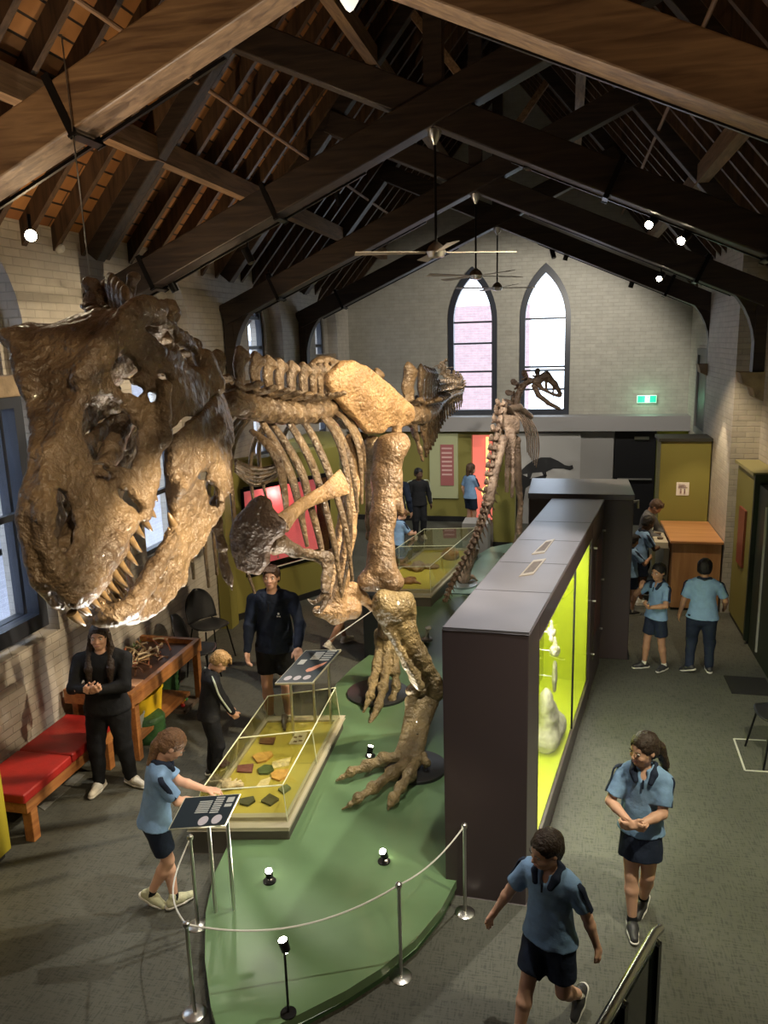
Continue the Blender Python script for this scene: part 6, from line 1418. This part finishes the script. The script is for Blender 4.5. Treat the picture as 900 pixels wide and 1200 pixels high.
# woman in black by the bench
wl = G(118, 935, 0); a1 = G(140, 915, 0); a0 = G(118, 940, 0)
person('person', 'woman in black with long dark hair and white trainers, hands clasped', (a0+a1)/2+V(-.02, .10, 0), 196, 1.66, 'jumper', 'trousers', ('long', 'dark'), 'fair', 'white', head=(.05, .0), wide=1.16, hs=.134,
       feet=dict(L=((-.10, -.01, .04), 55, 0), R=((.07, .03, .04), -12, 0)), hands=dict(L=(-.012, .155, .665), R=(.012, .165, .675)), elbow=dict(L=(-1, -.3, -.6), R=(1, -.3, -.6)), curl=(1.3, 1.3), nvec=dict(L=((.7, .5, .3), (0, -1, .2)), R=((-.7, .5, .3), (0, -1, .2))), res=.007)
# man in hoodie
man = G(302, 884, 0)
person('person', 'young man in dark hooded top and black shorts, one hand on the panel', V(-3.04, 7.58, 0), 191, 1.84, 'hoodie', 'shorts', ('short', 'brown'), 'fair', 'black', head=(-.04, -.12), wide=1.1, hs=.128, botm=BLKC,
       hands=dict(L=(-.16, .17, .555), R=(.15, .10, .50)), curl=(.35, .6), nvec=dict(L=((-.15, .75, -.6), (0, -.4, -1)), R=((-.1, .5, -.8), (-1, .2, 0))), res=.007)
# reading girl
person('person', 'girl in sky blue polo with tied back light brown hair reading the panel', V(-2.80, 4.72, 0), -58, 1.43, 'polo', 'shorts', ('tail', 'lightbrown', V(0, -.6, -1)), 'fair', 'cream', SG, head=(-.05, .60), lean=.16,
       feet=dict(L=((.03, -.02, .04), 20, 0), R=((-.02, -.14, .07), -25, 32)), hands=dict(L=(.0, .19, .62), R=(.06, .17, .595)), curl=(.5, .5), nvec=dict(L=((.3, .9, -.1), (0, -.1, -1)), R=((-.2, .95, -.1), (0, -.1, -1))), res=.0065)
# boy in black tracksuit
person('person', 'blond boy in a black tracksuit with pale stripes, head bowed over the vitrine', V(-3.30, 6.42, 0), -50, 1.30, 'jacket', 'trousers', ('short', 'blond'), 'fair', 'black', head=(-.1, .75), lean=.12,
       hands=dict(L=(-.05, .16, .50), R=(.06, .17, .50)), curl=(.6, .6), res=.0065)
# boy walking, bottom right
person('person', 'boy in sky blue polo striding past the stair rail, looking down to the left', V(-.06, 4.05, 0), 152, 1.38, 'polo', 'shorts', ('crop', 'dark'), 'fair', 'black', SG, head=(-.42, .20), wide=1.06, lean=.03,
       feet=dict(L=((-.07, -.20, .12), 5, 42), R=((.05, .14, .04), 0, 0)), hands=dict(R=(.25, .02, .50), L=(-.19, -.10, .50)), elbow=dict(R=(.6, -1, 0), L=(-.5, -1, 0)), curl=(.7, .6), res=.0065)
# girl with ponytail
person('person', 'girl in sky blue polo and navy skirt with dark ponytail, hands together', V(.57, 5.16, 0), 172, 1.45, 'polo', 'skirt', ('tail', 'dark', V(-.5, -.5, -1)), 'fair', 'black', SG, head=(-.72, .12), lean=.0, twist=-.08,
       feet=dict(L=((-.02, -.10, .06), -15, 25), R=((.02, .06, .04), 10, 0)), hands=dict(R=(.045, .135, .625), L=(.02, .145, .620)), elbow=dict(R=(1, -.6, -.4), L=(-1, -.6, -.4)), curl=(.9, .9), nvec=dict(L=((1, .3, 0), (0, -1, .2)), R=((-.8, .3, -.1), (0, -1, .2))), res=.0065)
# two boys by the counter
def phone(t, W_, J, R): pass
person('person', 'dark haired boy in sky blue polo with a hand at his mouth, by the showcases', V(1.14, 9.80, 0), 130, 1.36, 'polo', 'shorts', ('crop', 'black'), 'tan', 'black', SG, head=(.1, .15), lean=-.05,
       hands=dict(R=(.045, .16, .80), L=(-.10, .20, .66)), elbow=dict(R=(1, -.2, -1), L=(-1, -.2, -1)), curl=(.9, 1.0), nvec=dict(R=((0, -.3, 1), (0, -1, -.3)), L=((.2, .6, .6), (0, -.6, .5))), feet=dict(L=((-.07, -.06, .04), 10, 0), R=((.06, .06, .04), -20, 0)), res=.009)
person('person', 'boy in sky blue polo seen from behind, dark trousers and hair', V(1.70, 9.85, 0), -8, 1.44, 'polo', 'trousers', ('crop', 'black'), 'tan', 'black', SG, head=(-.25, .0), wide=1.12,
       feet=dict(L=((-.09, -.09, .06), 55, 22), R=((.07, -.02, .04), 10, 0)), hands=dict(L=(-.19, .0, .50), R=(.17, .10, .56)), res=.009)
person('person', 'boy in sky blue polo reaching onto the counter tray', V(1.15, 12.35, 0), -68, 1.40, 'polo', 'shorts', ('crop', 'black'), 'dark', 'white', SG, head=(0, .4), lean=.10,
       hands=dict(L=(-.05, .27, .68), R=(.06, .24, .68)), res=.010)
person('person', 'taller child in grey top leaning over the tray behind the counter boys', V(1.22, 12.95, 0), -110, 1.62, 'jumper', 'trousers', ('short', 'brown'), 'tan', 'black', None, topm=cloth('grey_cloth', (.12, .12, .13)), head=(0, .55), lean=.22,
       hands=dict(L=(-.06, .27, .60), R=(.07, .24, .60)), res=.010)
person('person', 'small boy half hidden behind the dark showcase near the counter', V(.98, 11.85, 0), -60, 1.22, 'polo', 'shorts', ('short', 'black'), 'tan', 'black', SG, head=(.2, .3), hands=dict(R=(.1, .2, .72)), res=.010)
# back group
person('person', 'adult in navy coat with pale hair seen from behind, near the far vitrine', V(-3.22, 14.6, 0), 0, 1.80, 'jumper', 'trousers', ('short', 'white'), 'fair', 'white', None, topm=NAVYC, wide=1.15, head=(-.3, .1), res=.011)
person('person', 'child in black tracksuit with white stripes in front of the olive wall', V(-3.02, 16.1, 0), 205, 1.50, 'jacket', 'trousers', ('crop', 'black'), 'dark', 'white', None, wide=1.1, head=(.2, .1), res=.011)
person('person', 'small boy in striped blue shirt leaning on the far vitrine', V(-2.87, 13.15, 0), -35, 1.26, 'polo', 'shorts', ('short', 'lightbrown'), 'fair', 'white', SG, head=(-.3, .6), lean=.15, hands=dict(L=(-.02, .26, .62), R=(.08, .26, .62)), res=.010)
person('person', 'girl in sky blue polo standing at the red doorway', V(-2.02, 16.9, 0), -40, 1.48, 'polo', 'shorts', ('bob', 'brown'), 'fair', 'white', SG, head=(-.2, .1), hands=dict(R=(.06, .2, .58)), res=.011)
person('person', 'child walking behind the skeleton legs, only shins and trainers in view', V(-3.02, 9.85, 0), -35, 1.40, 'jumper', 'shorts', ('short', 'brown'), 'tan', 'white', None,
       feet=dict(L=((-.04, .12, .04), 0, 0), R=((.05, -.16, .09), 0, 35)), res=.010)
